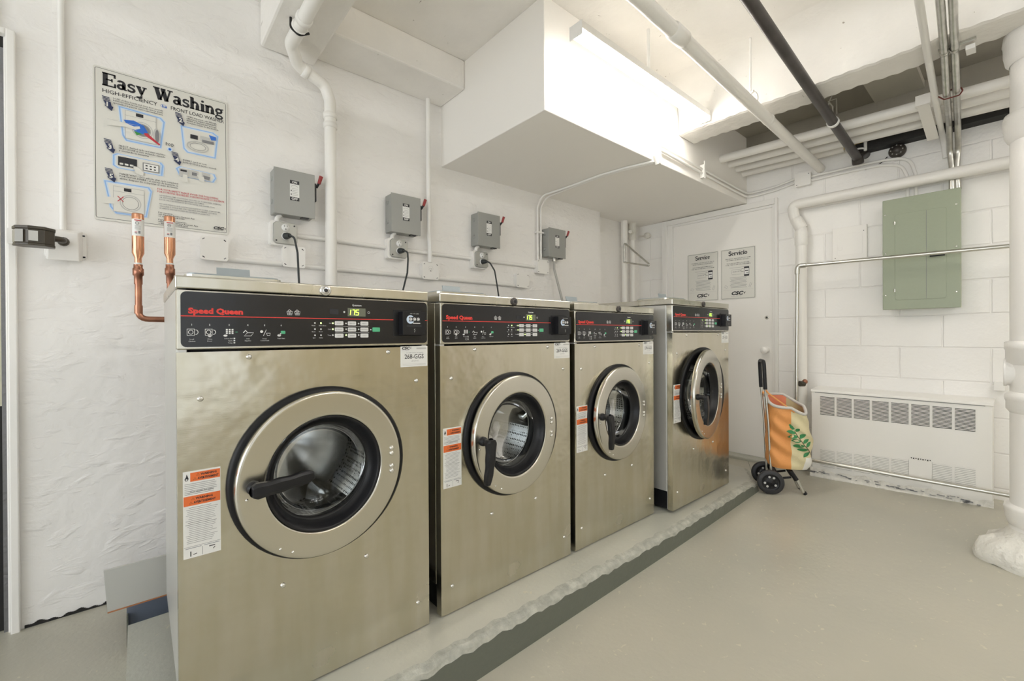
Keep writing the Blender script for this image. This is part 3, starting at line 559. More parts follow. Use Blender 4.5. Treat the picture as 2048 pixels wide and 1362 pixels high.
    c.line([(.014, .004), (.014, .016)], .002, 'ink'); c.line([(.019, .007), (.026, .009)], .0016, 'ink'); c.line([(.050, .018), (.062, .018)], .002, 'ink'); c.line([(.058, .010), (.062, .014)], .0016, 'ink'); b.build('warning_label', T)
    # housing ring, drum
    b = MB(); b.lathe([(rh*.93, .10), (rh*.93, .0), (rh*1.065, .001), (rh*1.065, -.006), (rh*1.03, -.012), (rh*.93, -.013), (rh*.90, -.004), (rh*.85, .02), (rh*.72, .05), (rh*.66, .055), (rh*.64, .07)], (Xc, Yf, zc), (0, 1, 0), 'rubber', 64); b.build('door_housing', T)
    b = MB(); b.lathe([(rh*.64, .068), (rh*.66, .064), (rh*.78, .072), (rh*.98, .09), (rh*1.03, .11), (rh*1.04, .40), (rh*1.0, .43)], (Xc, Yf, zc), (0, 1, 0), 'perf', 72)
    b.lathe([(rh*1.0, .43), (rh*.8, .44), (rh*.35, .425), (rh*.12, .415), (.001, .41)], (Xc, Yf, zc), (0, 1, 0), 'drum', 64); Dm = b.build('drum', T)
    for i in range(3):
        a = math.radians(hnd*1.7+50+120*i); b = MB(); ca, sa = math.cos(a), math.sin(a); R0 = rh*1.02; hb = .06*s
        pr = [(-.055, 0), (-.018, hb*.85), (0, hb), (.018, hb*.85), (.055, 0)]
        def pt(u, h, y): return (Xc+ca*(R0-h)-sa*u, Yf+y, zc+sa*(R0-h)+ca*u)
        vs = [pt(u, h, .13) for u, h in pr]+[pt(u, h, .40) for u, h in pr]; b.add(vs, [(i_, i_+1, i_+6, i_+5) for i_ in range(4)]+[(0, 4, 3, 2, 1), (5, 6, 7, 8, 9)], 'drum', True); b.build('baffle', Dm)
    # the door, standing slightly ajar, hinged on its right
    M = Matrix.Translation(Vector((Xc+(.0 if hang != 3 else -.012), Yf+dy, zc))) @ Matrix.Rotation(ajar, 4, 'Z')
    def DB(): q_ = MB(); q_.M = M; return q_
    b = DB(); r = Rd
    b.lathe([(r*.985, .024), (r, .020), (r, .006), (r*.996, .001), (r*.985, -.001), (r*.975, -.0015), (r*.96, -.0016), (r*.74, -.0004), (r*.72, -.0002), (r*.71, .001), (r*.70, .005), (r*.69, .016)], (0, 0, 0), (0, 1, 0), 'ring', 80)
    b.lathe([(r*.985, .024), (r*.69, .020)], (0, 0, 0), (0, 1, 0), 'rubber', 64)
    D_ = b.build('door', T)
    b = DB(); b.lathe([(r*.70, .003), (r*.692, .001), (r*.67, .007), (r*.655, .022), (r*.60, .040), (r*.585, .042), (r*.57, .040)], (0, 0, 0), (0, 1, 0), 'black', 64); b.build('door_gasket', D_)
    b = DB(); b.lathe([(r*.60, .036), (r*.585, .06), (r*.54, .085), (r*.44, .10), (r*.2, .108), (.0005, .109)], (0, 0, 0), (0, 1, 0), 'glass', 56); b.build('door_glass', D_)
    for zz in (.033, .017, -.022, -.037):
        b = DB(); b.sphere(.0072*s, (r*.86, -.003, zz*s), 'screw', 12, (1, .6, 1)); b.build('rivet', D_)
    for (u, z_) in ((-.125, -.168), (-.095, -.186), (-.185, .012), (-.20, -.022)):
        b = DB(); b.sphere(.0038, (u*s, -.0015, z_*s), 'screw', 10, (1, .7, 1)); b.build('door_screw', D_)
    # lever handle
    b = DB(); px, pz = -.185*s, .005*s; a = math.radians(hnd); ca, sa = math.cos(a), math.sin(a); so = .030 if hang == 0 else .040
    b.lathe([(.017, 0), (.016, -.008), (.0115, -.012), (.0115, -so*.5), (.015, -so*.7), (.018, -so)], (px, -.001, pz), (0, 1, 0), 'black', 20)
    L = .132 if hang == 0 else .142; N_ = 14
    def lev(i, sgn):
        t = i/N_; w_ = (.0185 if hang == 0 else .0225)*(1-(.15 if hang == 0 else .4)*t)+.0012*math.sin(t*18); return w_
    ring_ = []
    for i in range(N_+1):
        t = i/N_; d = -.012+t*(L+.012); hw = lev(i, 1)*(1 if 0 < i < N_ else .72); bow = .006*math.sin(t*PI)
        for (sw, yo) in ((-1, .008), (-1, -.006), (-.55, -.010), (.55, -.010), (1, -.006), (1, .008)):
            ring_.append((px+ca*d-sa*hw*sw, -so-.002+yo-bow, pz+sa*d+ca*hw*sw))
    fs = []
    for i in range(N_):
        for j in range(6): fs.append((i*6+j, i*6+(j+1) % 6, (i+1)*6+(j+1) % 6, (i+1)*6+j))
    fs += [tuple(range(5, -1, -1)), tuple(N_*6+j for j in range(6))]
    b.add(ring_, fs, 'black', False); b.build('handle', D_, bevel=.002)
    # soap hopper on the lid with its raised flap
    b = MB(); x0 = X0+.02; b.prism(rrect(0, 0, .215, .20, .02, 5), (x0, Yf+.04, zt+.0), (1, 0, 0), (0, 1, 0), (0, 0, .010), 'lid'); b.prism(rrect(.006, .006, .209, .194, .018, 5), (x0, Yf+.04, zt+.010), (1, 0, 0), (0, 1, 0), (0, 0, .004), 'flap'); Hp = b.build('soap_hopper', T)
    b = MB(); b.hexa([(X0+.095, Yf+.13, zt+.014), (X0+.173, Yf+.13, zt+.014), (X0+.173, Yf+.134, zt+.014), (X0+.095, Yf+.134, zt+.014), (X0+.095, Yf+.137, zt+.043), (X0+.173, Yf+.137, zt+.043), (X0+.173, Yf+.141, zt+.043), (X0+.095, Yf+.141, zt+.043)], 'flap'); b.build('flap', Hp)
    return T
G = 'front-loading washing machines in a row'
washer(.069, 1.283, -.962, .662, .588, 1.105, .2245, -.380, .080, -.033, 0, 4, '268-GGS', 'nearest stainless washing machine, number 268-GGS, door handle pointing sideways')
washer(.778, 1.283, -.962, .652, .588, 1.105, .2235, -.380, .080, -.033, 1, -97, '269-GGS', 'second stainless washing machine from the poster, number 269-GGS, black handle hanging down')
washer(1.462, 1.283, -.962, .632, .588, 1.100, .222, -.380, .070, -.033, 2, -87, '270-GGS', 'third stainless washing machine, the last of the three standing close together')
washer(2.162, 1.212, -.950, .682, .78, 1.137, .2530, -.346, .150, -.048, 3, -93, '271-GGS', 'farthest stainless washing machine, taller, set apart beside the white door, reflecting orange', baskets=3, dcx=.336)

# ================================================================== THINGS ON THE LEFT WALL
def box4(b, x0, x1, z0, z1, y0=None, y1=YL, k='conduit'):
    b.box(x0, x1, y0 if y0 is not None else YL-.045, y1, z0, z1, k)
# poster
b = MB(); Wp, Hp_ = .446, .608; b.prism(rrect(0, 0, Wp, Hp_, .008), (-.126, YL-.006, .463), (1, 0, 0), (0, 0, 1), (0, .005, 0), 'sheet')
c = Canvas(b, (-.126, YL-.006, .463), (1, 0, 0), (0, 0, 1), (0, -1, 0), .0004)
X_ = lambda u: u*Wp
Z_ = lambda v: (1-v)*Hp_
def PP(pts, k): c.poly([(X_(u), Z_(v)) for u, v in pts], k)
def PT(t, u, v, h, k='ink', w=None, bold=0.0, **kw): c.text(t, X_(u), Z_(v), h*Hp_, k, w=(w*Wp if w else None), bold=bold, **kw)
c.line(rrect(X_(.012), Z_(.985), X_(.985), Z_(.012), .006), .0014, 'ink', True); c.up()
c.serif('Easy Washing', X_(.058), Z_(.118), X_(.91), .085*Hp_, 'ink')
PT('HIGH-EFFICIENCY', .06, .163, .024, w=.38, bold=.008, res=2); PT('he', .475, .163, .02, 'mblue', bold=.02); c.ring(X_(.487), Z_(.153), .010, .006, .001, 'mblue'); PT('FRONT LOAD WASHER', .54, .163, .024, w=.43, bold=.008, res=2)
def pic(pts):
    cx = sum(p[0] for p in pts)/len(pts); cy = sum(p[1] for p in pts)/len(pts)
    for sc, k in ((1.0, 'sky'), (.965, 'lblue'), (.90, 'sky'), (.84, 'sheet')):
        PP([(cx+(p[0]-cx)*sc, cy+(p[1]-cy)*sc) for p in pts], k); c.up()
pic([(.16, .225), (.47, .235), (.50, .26), (.47, .455), (.21, .455), (.185, .42)])
pic([(.61, .255), (.88, .25), (.925, .27), (.90, .445), (.66, .445), (.63, .42)])
pic([(.12, .56), (.15, .545), (.47, .55), (.49, .57), (.48, .645), (.15, .645), (.12, .63)])
pic([(.57, .57), (.60, .55), (.89, .56), (.905, .59), (.88, .625), (.60, .62)])
pic([(.06, .735), (.38, .735), (.40, .76), (.36, .95), (.14, .95), (.10, .91)])
def machine(u0, v0, u1, v1, doorx=.5):
    PP([(u0, v0), (u1, v0), (u1, v1), (u0, v1)], 'pgrey'); c.up(); PP([(u0+.004, v0+.004), (u1-.004, v0+.004), (u1-.004, v1-.004), (u0+.004, v1-.004)], 'sheet'); c.up()
    c.line([(X_(u0), Z_(v0+.035)), (X_(u1), Z_(v0+.035))], .0008, 'inkgrey'); c.rect(X_(u0+(u1-u0)*.34), Z_(v0+.028), X_(u0+(u1-u0)*.58), Z_(v0+.006), 'ink')
    cx, cy, r_ = X_(u0+(u1-u0)*doorx), Z_((v0+.035+v1)/2), X_(u1-u0)*.33
    c.up(); c.ring(cx, cy, r_, r_, .004, 'pgrey'); c.up(); c.ring(cx, cy, r_*.8, r_*.8, .0015, 'inkgrey'); return cx, cy, r_
cx, cy, r_ = machine(.21, .245, .43, .435, .55); c.dot(cx, cy, r_*.75, 'inkgrey'); c.up(); c.dot(cx+.045, cy-.012, .012, 'pgrey', .034); c.up(); c.dot(cx+.047, cy-.012, .007, 'inkgrey', .028); c.up()
PP([(.20, .315), (.27, .305), (.34, .325), (.37, .365), (.33, .385), (.28, .375), (.23, .35)], 'mblue'); c.up(); PP([(.27, .375), (.33, .383), (.29, .40)], 'pgreen'); PP([(.34, .375), (.365, .37), (.46, .43), (.45, .435), (.35, .39)], 'inkred')
PP([(.09, .335), (.22, .335), (.27, .345), (.31, .335), (.315, .35), (.28, .365), (.21, .36), (.09, .375)], 'sheet'); c.line([(X_(.09), Z_(.333)), (X_(.22), Z_(.334)), (X_(.30), Z_(.332))], .0009, 'pgrey'); c.line([(X_(.09), Z_(.378)), (X_(.21), Z_(.364)), (X_(.29), Z_(.367))], .0009, 'pgrey')
PT('POD', .50, .425, .022, bold=.01, w=.062); c.dot(X_(.53), Z_(.447), .009, 'sky'); c.up(); c.dot(X_(.53), Z_(.447), .005, 'mblue')
c.rect(X_(.69), Z_(.335), X_(.75), Z_(.305), 'ink'); c.rect(X_(.77), Z_(.335), X_(.87), Z_(.300), 'pgrey'); c.up(); c.rect(X_(.785), Z_(.345), X_(.88), Z_(.325), 'inkgrey'); c.ring(X_(.75), Z_(.385), .038, .022, .004, 'pgrey'); c.ring(X_(.75), Z_(.385), .028, .015, .0015, 'inkgrey'); PP([(.84, .28), (.90, .285), (.90, .31), (.86, .315)], 'mblue')
c.rect(X_(.16), Z_(.625), X_(.29), Z_(.565), 'ink'); c.rect(X_(.33), Z_(.63), X_(.45), Z_(.575), 'inkgrey'); c.up(); c.rect(X_(.337), Z_(.625), X_(.443), Z_(.58), 'paper'); c.up()
for i in range(3): c.rect(X_(.17+i*.035), Z_(.618), X_(.195+i*.035), Z_(.606), 'sheet'); c.rect(X_(.35+i*.03), Z_(.598), X_(.365+i*.03), Z_(.590), 'ink'); c.rect(X_(.35+i*.03), Z_(.617), X_(.365+i*.03), Z_(.609), 'ink')
PP([(.26, .61), (.30, .615), (.34, .645), (.33, .67), (.28, .66)], 'sheet'); c.line([(X_(u), Z_(v)) for u, v in ((.26, .61), (.30, .615), (.34, .645), (.33, .67), (.28, .66), (.26, .61))], .0007, 'pgrey')
for u in (.60, .68, .78): c.rect(X_(u), Z_(.62), X_(u+.07), Z_(.565), 'pgrey')
c.up(); c.rect(X_(.61), Z_(.585), X_(.66), Z_(.572), 'ink'); c.rect(X_(.70), Z_(.60), X_(.74), Z_(.578), 'inkgrey'); PP([(.79, .585), (.85, .59), (.84, .615), (.80, .61)], 'inkgrey'); PP([(.63, .605), (.66, .605), (.67, .66), (.62, .66)], 'sheet'); PP([(.74, .59), (.80, .60), (.80, .64), (.76, .63)], 'sheet')
cx, cy, r_ = machine(.125, .765, .34, .935, .55); c.up(); c.dot(cx, cy, r_*.75, 'sheet'); c.up(); PP([(.05, .85), (.12, .84), (.16, .86), (.13, .885), (.06, .89)], 'sheet'); c.up()
c.line([(X_(.155), Z_(.83)), (X_(.195), Z_(.865))], .0028, 'inkred'); c.line([(X_(.195), Z_(.83)), (X_(.155), Z_(.865))], .0028, 'inkred')
for (u, v, t) in ((.06, .19, '1'), (.575, .175, '2'), (.07, .467, '3'), (.545, .46, '4'), (.075, .657, '5')):
    for i in range(3): PP([(u-.004+i*.002, v+i*.009), (u+.045+i*.003, v+.002+i*.009), (u+.047+i*.003, v+.007+i*.009), (u-.003+i*.002, v+.005+i*.009)], 'inkblue')
    PP([(u+.004, v+.026), (u+.054, v+.03), (u+.060, v+.055), (u+.072, v+.06), (u+.060, v+.088), (u+.012, v+.058), (u+.022, v+.055)], 'inkblue'); c.up(); PT(t, u+.026, v+.062, .028, 'sheet', bold=.04)
c.up()
def para(lines, u, v, dv, h, w, k='ink'):
    for i, t in enumerate(lines): PT(t, u, v+i*dv, h, k, w=min(w, len(t)*h*.95), bold=.012)
para(['LOAD clothes loosely and close door securely', 'INTRODUZCA la ropa de modo que no quede', 'apretada y la puerta cierre adecuadamente'], .13, .195, .0145, .0095, .35)
para(['OPEN dispenser, add HE high', 'efficiency liquid detergent', 'ABRA el dispensador y ponga', 'detergente liquido de alta eficiencia'], .66, .19, .0145, .0095, .26)
para(['SELECT desired cycle and start machine', 'SELECCIONE el ciclo de lavado deseado', 'y encienda la maquina'], .165, .50, .0155, .0105, .33)
para(['INSERT card or coin', 'INTRODUZCA la tarjeta o moneda'], .63, .508, .0165, .0105, .27)
para(['PLEASE WAIT - door unlocks after cycle completed', 'POR FAVOR ESPERE - el cerrojo de la puerta se', 'abrira despues de completar el ciclo de lavado'], .17, .685, .0155, .0105, .42)
para(['FOR YOUR SAFETY PLEASE AVOID THE FOLLOWING', 'POR SU PROPIA SEGURIDAD, POR FAVOR EVITE LO SIGUIENTE'], .435, .745, .0175, .012, .53, 'inkred')
para(['LAUNDERING ITEMS CONTAINING GASOLINE, OIL, FOAM RUBBER, CHEMICALS', 'OR ANY OTHER FLAMMABLE MATERIALS ON TUMBLE.', 'DOOR UNLOCKS WITHIN 30 SECONDS AFTER THE WASHER STOPS.', '', 'NO LAVE PRENDAS QUE CONTENGAN ACEITE DE COCINA, GOMA ESPUMA,', 'GASOLINA O CUALQUIER OTRO MATERIAL INFLAMABLE. LA PUERTA', 'SE ABRE 30 SEGUNDOS DESPUES DE PARAR LA LAVADORA.'], .45, .785, .0148, .0085, .49, 'inkgrey')
para(['For service,', 'use the CSC Service Request App', 'or call 1-877-264-6622', '', 'Para solicitar servicio,', 'utilice la CSC Service Request App', 'o llame al 1-877-264-6622'], .44, .905, .0125, .0095, .33)
c.csc(X_(.87), Z_(.967), X_(.11))
tag(b.build('poster'), 'large white poster headed Easy Washing on the wall at left', 'poster')

# painted conduit with the motion sensor box
b = MB(); b.tube([(-.212, YL-.012, ZC), (-.212, YL-.012, .405)], .0095, 'conduit'); b.box(-.236, -.222, YL-.006, YL, .40, ZC, 'wall'); tag(b.build('conduit'), 'white vertical conduit running down to the motion sensor box', 'conduit')
T = thing('motion_sensor', (-.205, 2.35, .29), 'bronze motion sensor on a white box left of the poster', 'sensor')
b = MB(); b.prism(rrect(0, 0, .115, .108, .012), (-.262, YL-.012, .298), (1, 0, 0), (0, 0, 1), (0, .012, 0), 'conduit'); b.hexa([(-.250, YL-.055, .285), (-.165, YL-.055, .285), (-.158, YL-.012, .292), (-.258, YL-.012, .292), (-.245, YL-.05, .392), (-.168, YL-.05, .392), (-.158, YL-.012, .408), (-.258, YL-.012, .408)], 'conduit'); B_ = b.build('mounting_box', T, bevel=.003)
for x, z in ((-.252, .398), (-.157, .39), (-.156, .308), (-.25, .308)):
    b = MB(); b.box(x-.005, x+.005, YL-.0135, YL-.0125, z-.003, z+.003, 'ink'); b.build('screw_slot', B_)
b = MB(); b.tube(fillet([(-.205, YL-.055, .352), (-.205, YL-.11, .352), (-.24, YL-.13, .352)], .02), .011, 'dbronze'); b.sphere(.017, (-.205, YL-.075, .352), 'dbronze', 12); b.build('swivel_arm', T)
b = MB(); Hd = Matrix.Translation(Vector((-.262, YL-.15, .342))) @ Matrix.Rotation(math.radians(-8), 4, 'Z')
b.M = Hd; pro = [(-.062, .0), (-.045, -.035), (-.01, -.05), (.03, -.042), (.048, -.01), (.04, .02), (-.04, .02)]
b.prism(pro, (0, 0, .026), (1, 0, 0), (0, 1, 0), (0, 0, .010), 'dbronze'); b.prism([(p[0]*.95, p[1]*.95) for p in pro], (0, 0, -.022), (1, 0, 0), (0, 1, 0), (0, 0, .048), 'dbronze'); b.prism([(p[0]*.98, p[1]*.98) for p in pro], (0, 0, -.030), (1, 0, 0), (0, 1, 0), (0, 0, .008), 'dbronze'); Sh = b.build('sensor_head', T, bevel=.002)
b = MB(); b.M = Hd; lp = [(-.060, -.002), (-.044, -.037), (-.022, -.047)]; b.prism([(p[0]*1.0, p[1]*1.0) for p in lp]+[(-.03, -.02)], (0, 0, -.02), (1, 0, 0), (0, 1, 0), (0, 0, .042), 'amber'); b.prism([(-.008, -.051), (.014, -.048), (.010, -.03), (-.006, -.03)], (0, 0, -.015), (1, 0, 0), (0, 1, 0), (0, 0, .034), 'pgrey'); b.build('sensor_lens', Sh)
b = MB(); b.prism(rrect(0, 0, .016, .055, .003), (-.3485, YL-.045, .332), (1, 0, 0), (0, 0, 1), (0, .02, 0), 'conduit'); b.box(-.345, -.337, YL-.025, YL-.02, .338, .38, 'conduit'); tag(b.build('door_contact'), 'small white box fixed to the door trim beside the motion sensor', 'box')

# copper stubs with capped air chambers
def copper(x, y, zt_, zj, low, label, hx):
    T = thing('copper_pipe', (x, y, low), label, 'pipe', 'copper pipes rising behind the nearest machine')
    b = MB()
    if hx: b.tube(fillet([(x, y, zj-.04), (x, y, .065), (x+.30, y, .062)], .03), .0105, 'copper'); b.lathe([(.0125, .0), (.0125, .03)], (x, y, .085), (0, 0, 1), 'copper', 18)
    else: b.tube([(x, y, zj-.04), (x, y, low)], .0105, 'copper')
    b.lathe([(.0125, -.075), (.0125, -.045), (.0165, -.04), (.0165, -.018), (.0135, -.014), (.0135, -.002)], (x, y, zj), (0, 0, 1), 'copper', 20); b.build('riser', T)
    b = MB(); b.lathe([(.0118, -.005), (.0118, .004)], (x, y, zj), (0, 0, 1), 'paper', 20); b.lathe([(.0105, .004), (.0105, .022), (.018, .04), (.018, zt_-zj-.004), (.0165, zt_-zj), (.001, zt_-zj)], (x, y, zj), (0, 0, 1), 'copper_new', 24)
    A = b.build('air_chamber', T)
    b = MB(); z1 = zt_-.022; n_ = 10; rr = .0184; vs = []
    for i in range(n_+1):
        a = math.radians(200+150*i/n_); vs += [(x+rr*math.cos(a), y+rr*math.sin(a), z1-.062), (x+rr*math.cos(a), y+rr*math.sin(a), z1)]
    b.add(vs, [(2*i, 2*i+2, 2*i+3, 2*i+1) for i in range(n_)], 'paper', True)
    c = Canvas(b, (x-.012, y-.0186, z1-.062), (1, 0, 0), (0, 0, 1), (0, -1, 0), .0003); c.rect(.002, .055, .022, .058, 'inkred'); c.ring(.010, .046, .005, .005, .001, 'ink'); c.line([(.006, .046), (.014, .046)], .0012, 'ink')
    for i in range(4): c.line([(.003, .036-i*.004), (.020, .036-i*.004)], .0009, 'inkgrey')
    c.rect(.013, .008, .019, .018, 'inkgrey'); c.rect(.003, .012, .010, .014, 'inkred'); c.rect(.003, .008, .010, .010, 'ink'); b.build('pipe_label', A)
copper(.004, 2.13, .454, .268, .06, 'left copper pipe with capped top, elbow turning behind the machine', True)
copper(.099, 2.18, .470, .283, -.9, 'right copper pipe with capped top, straight down behind the machine', False)

# stout white riser that elbows into the ceiling corner
T = thing('white_riser_pipe', (.762, 2.32, -.9), 'thick white painted pipe rising past the grey switch box and bending at the ceiling', 'pipe')
b = MB(); b.tube(fillet([(.762, 2.32, -.95), (.762, 2.32, 1.205), (.735, 2.315, 1.275), (.60, 2.29, 1.315), (.548, 2.20, 1.35), (.548, 1.2, 1.35), (.548, -1.0, 1.35)], .055, 8), .0285, 'pipe', 22); b.build('pipe_run', T)
for (p, ax) in (((.762, 2.32, 1.08), (0, 0, 1)), ((.762, 2.32, 1.13), (0, 0, 1)), ((.548, 2.06, 1.35), (0, 1, 0)), ((.548, 1.99, 1.35), (0, 1, 0)), ((.64, 2.298, 1.303), (.94, .1, -.3))):
    b = MB(); b.lathe([(.029, -.014), (.034, -.012), (.034, .012), (.029, .014)], p, ax, 'pipe', 22); b.build('coupling', T)
b = MB(); b.tube(fillet([(.515, 2.07, 1.385), (.512, 2.06, 1.335), (.545, 2.055, 1.312), (.585, 2.05, 1.335)], .02), .005, 'dark', 8); b.build('strap', T)

# switch boxes, receptacles, cover boxes
def switch(x, label):
    T = thing('safety_switch', (x+.09, 2.36, .585), label, 'switch box', 'grey safety switches on the left wall')
    b = MB(); b.box(x, x+.179, 2.305, YL, .585, .797, 'tag'); B_ = b.build('enclosure', T, bevel=.004)
    for z in (.645, .755):
        b = MB(); b.lathe([(.013, 0), (.013, -.0015), (.0001, -.0015)], (x, 2.345, z), (1, 0, 0), 'tag', 20); b.build('knockout', B_)
    b = MB(); b.box(x-.001, x+.183, 2.298, 2.305, .582, .801, 'tag'); D_ = b.build('cover', T, bevel=.002)
    b = MB(); b.box(x+.12, x+.155, 2.30, 2.325, .577, .5825, 'black'); b.build('latch', D_)
    b = MB(); lx, lz, lw, lh = x+.068, .655, .042, .097; b.box(lx, lx+lw, 2.2974, 2.298, lz, lz+lh, 'paper'); c = Canvas(b, (lx, 2.2974, lz), (1, 0, 0), (0, 0, 1), (0, -1, 0), .0003)
    c.rect(0, lh-.017, lw, lh, 'ink'); c.rect(0, 0, lw, .017, 'ink'); c.up(); c.text('ON', lw/2, lh-.0135, .0105, 'paper', align='c', w=.022, bold=.03, res=2); c.text('OFF', lw/2, .0035, .0105, 'paper', align='c', w=.028, bold=.03, res=2)
    c.ring(lw/2, .066, .014, .007, .0012, 'inkgrey', 0, 180)
    for i in range(5): c.line([(.010, .058-i*.008), (.036, .058-i*.008)], .001, 'inkgrey')
    c.rect(.004, .044, .008, .050, 'ink'); c.rect(.004, .026, .008, .032, 'ink'); b.build('switch_label', T)
    b = MB(); b.box(x+.183, x+.192, 2.303, 2.345, .672, .762, 'black'); b.box(x+.192, x+.197, 2.31, 2.335, .68, .69, 'paper'); b.build('lever_plate', T, bevel=.002)
    b = MB(); b.tube([(x+.195, 2.315, .745), (x+.203, 2.300, .765)], .006, 'black', 8); b.tube([(x+.203, 2.300, .762), (x+.212, 2.292, .80)], [.0085, .0095], 'red', 10, flat=.7); b.build('lever', T)
switch(.495, 'largest-looking grey ON/OFF switch box, directly left of the thick white pipe')
switch(1.085, 'second grey ON/OFF switch box, right of the thick white pipe')
switch(1.685, 'third grey ON/OFF switch box along the wall')
switch(2.338, 'fourth grey ON/OFF switch box with grey flexible conduit below, last along the wall')
def receptacle(x, label, cordpts, cl):
    T = thing('wall_receptacle', (x+.052, 2.36, .44), label, 'power outlet', 'grey-covered power outlets under the switch boxes')
    b = MB(); b.prism(rrect(0, 0, .116, .116, .012), (x-.012, YL, .438), (1, 0, 0), (0, 0, 1), (0, -.042, 0), 'conduit'); b.build('back_box', T)
    b = MB(); q_ = [(.012, 0), (.094, 0), (.106, .012), (.106, .094), (.094, .106), (.012, .106), (0, .094), (0, .012)]; b.prism(q_, (x, YL-.042, .445), (1, 0, 0), (0, 0, 1), (0, -.011, 0), 'greycover'); Cv = b.build('cover_plate', T, bevel=.003)
    for (u, z) in ((.012, .014), (.092, .092)):
        b = MB(); b.cyl(.004, (x+u, YL-.0535, .445+z), (0, -1, 0), .0015, 'ink', 10); b.build('plate_screw', Cv)
    for zz in (.525, .483):
        b = MB(); b.lathe([(.0185, 0), (.0180, .004), (.0001, .004)], (x+.053, YL-.053, zz), (0, -1, 0), 'paper', 24)
        c = Canvas(b, (x+.053, YL-.057, zz), (1, 0, 0), (0, 0, 1), (0, -1, 0), .0003); c.rect(-.0075, .002, -.0055, .010, 'ink'); c.rect(.0055, .003, .0075, .010, 'ink'); c.dot(0, -.008, .0028, 'ink'); b.build('socket', T)
    b = MB(); b.tube(fillet([(x+.018, YL-.03, .55), (x+.022, YL-.03, .572), (x+.038, YL-.035, .586)], .012), .011, 'conduit', 12); b.build('nipple', T)
    P = thing('power_cord', (x+.07, YL-.09, .30), cl, 'power cord', 'black power cords plugged in behind the machines')
    b = MB(); b.tube([(x+.053, YL-.0575, .483), (x+.055, YL-.075, .482), (x+.062, YL-.09, .481)], [.0165, .015, .011], 'cord', 14); b.build('plug', P)
    b = MB(); b.tube(fillet([(x+.060, YL-.088, .482), (x+.078, YL-.105, .474)]+cordpts, .03), .0048, 'cord', 10); b.build('cable', P)
receptacle(.497, 'grey power outlet under the switch box left of the thick white pipe', [(.588, 2.27, .40), (.590, 2.25, .22), (.60, 2.10, .0), (.6, 2.0, -.2)], 'black power cord hanging left of the thick white pipe')
receptacle(1.092, 'grey power outlet under the second switch box', [(1.168, 2.265, .43), (1.155, 2.25, .35), (1.115, 2.24, .22), (1.08, 2.1, .0), (1.08, 2.0, -.2)], 'black power cord slanting down left from the second outlet')
receptacle(1.683, 'grey power outlet under the third switch box', [(1.785, 2.255, .42), (1.80, 2.25, .33), (1.812, 2.24, .22), (1.82, 2.1, .0), (1.82, 2.0, -.2)], 'black power cord hanging from the third outlet toward the third machine')
def coverbox(x0, x1, z0, label, socket=False, name='junction_box'):
    T = thing(name, ((x0+x1)/2, 2.36, z0), label, 'electrical box', 'white painted electrical boxes on the left wall')
    b = MB(); w_ = x1-x0; b.prism(rrect(.004, .004, w_-.004, .100, .010), (x0, YL, z0), (1, 0, 0), (0, 0, 1), (0, -.038, 0), 'conduit'); b.build('back_box', T)
    b = MB(); b.prism(rrect(0, 0, w_, .104, .010), (x0, YL-.038, z0), (1, 0, 0), (0, 0, 1), (0, -.005, 0), 'conduit'); c = Canvas(b, (x0, YL-.043, z0), (1, 0, 0), (0, 0, 1), (0, -1, 0), .0003)
    for (u, v, s_) in ((.012, .012, 1), (w_-.012, .092, 1), (w_-.012, .012, -1), (.012, .092, -1)): c.line([(u-.004, v+.003*s_), (u+.004, v-.003*s_)], .004, 'ink' if s_ > 0 else 'inkgrey')
    if socket:
        c.ring(w_/2, .066, .016, .016, .0008, 'pgrey')
        for u in (-.006, .006): c.rect(w_/2+u-.001, .060, w_/2+u+.001, .069, 'ink')
        c.dot(w_/2, .052, .003, 'ink')
    b.build('cover', T)
coverbox(.211, .314, .337, 'white blank box at the lower right corner of the poster')
coverbox(.538, .641, .337, 'white blank box just under the first grey outlet')
coverbox(1.300, 1.412, .337, 'white outlet box at the foot of the thin vertical conduit', True)
coverbox(2.050, 2.170, .337, 'white blank box at the far end of the lower conduit')
coverbox(2.255, 2.375, .455, 'white blank box joining the two cables beside the fourth switch box')
def cond(path, r, label, k='conduit', grp='white surface conduits on the left wall', nm='conduit'):
    b = MB(); b.tube(path, r, k, 12); return tag(b.build(nm), label, 'conduit', grp)
yc = YL-.013
cond([(.602, yc, .502), (1.082, yc, .502)], .0115, 'upper horizontal conduit between the first and second grey outlets')
cond([(1.198, yc, .502), (1.673, yc, .503)], .0115, 'upper horizontal conduit between the second and third grey outlets')
cond([(1.79, yc, .503), (2.257, yc, .504)], .0115, 'upper horizontal conduit right of the third grey outlet')
cond([(.314, yc, .352), (.540, yc, .352)], .0115, 'short lower conduit from the poster corner box to the next box')
cond([(.641, yc, .352), (1.302, yc, .352)], .0115, 'lower horizontal conduit passing behind the thick white pipe')
cond([(1.412, yc, .352), (2.052, yc, .352)], .0115, 'lower horizontal conduit behind the second and third machines')
cond([(1.345, YL-.04, 1.43), (1.345, YL-.04, .60), (1.352, YL-.040, .54), (1.352, YL-.040, .44)], .0135, 'thin vertical white conduit from the ceiling beam to the outlet box')
cond(fillet([(2.280, YL-.02, .555), (2.280, YL-.02, .95), (2.320, YL-.03, 1.045), (2.333, 2.083, 1.047), (2.322, 1.81, 1.047), (2.345, 1.62, 1.047), (2.385, 1.455, 1.047)], .06, 8), .0075, 'left of two white cables climbing the wall and crossing under the soffit', grp='two cables crossing under the soffit', nm='cable')
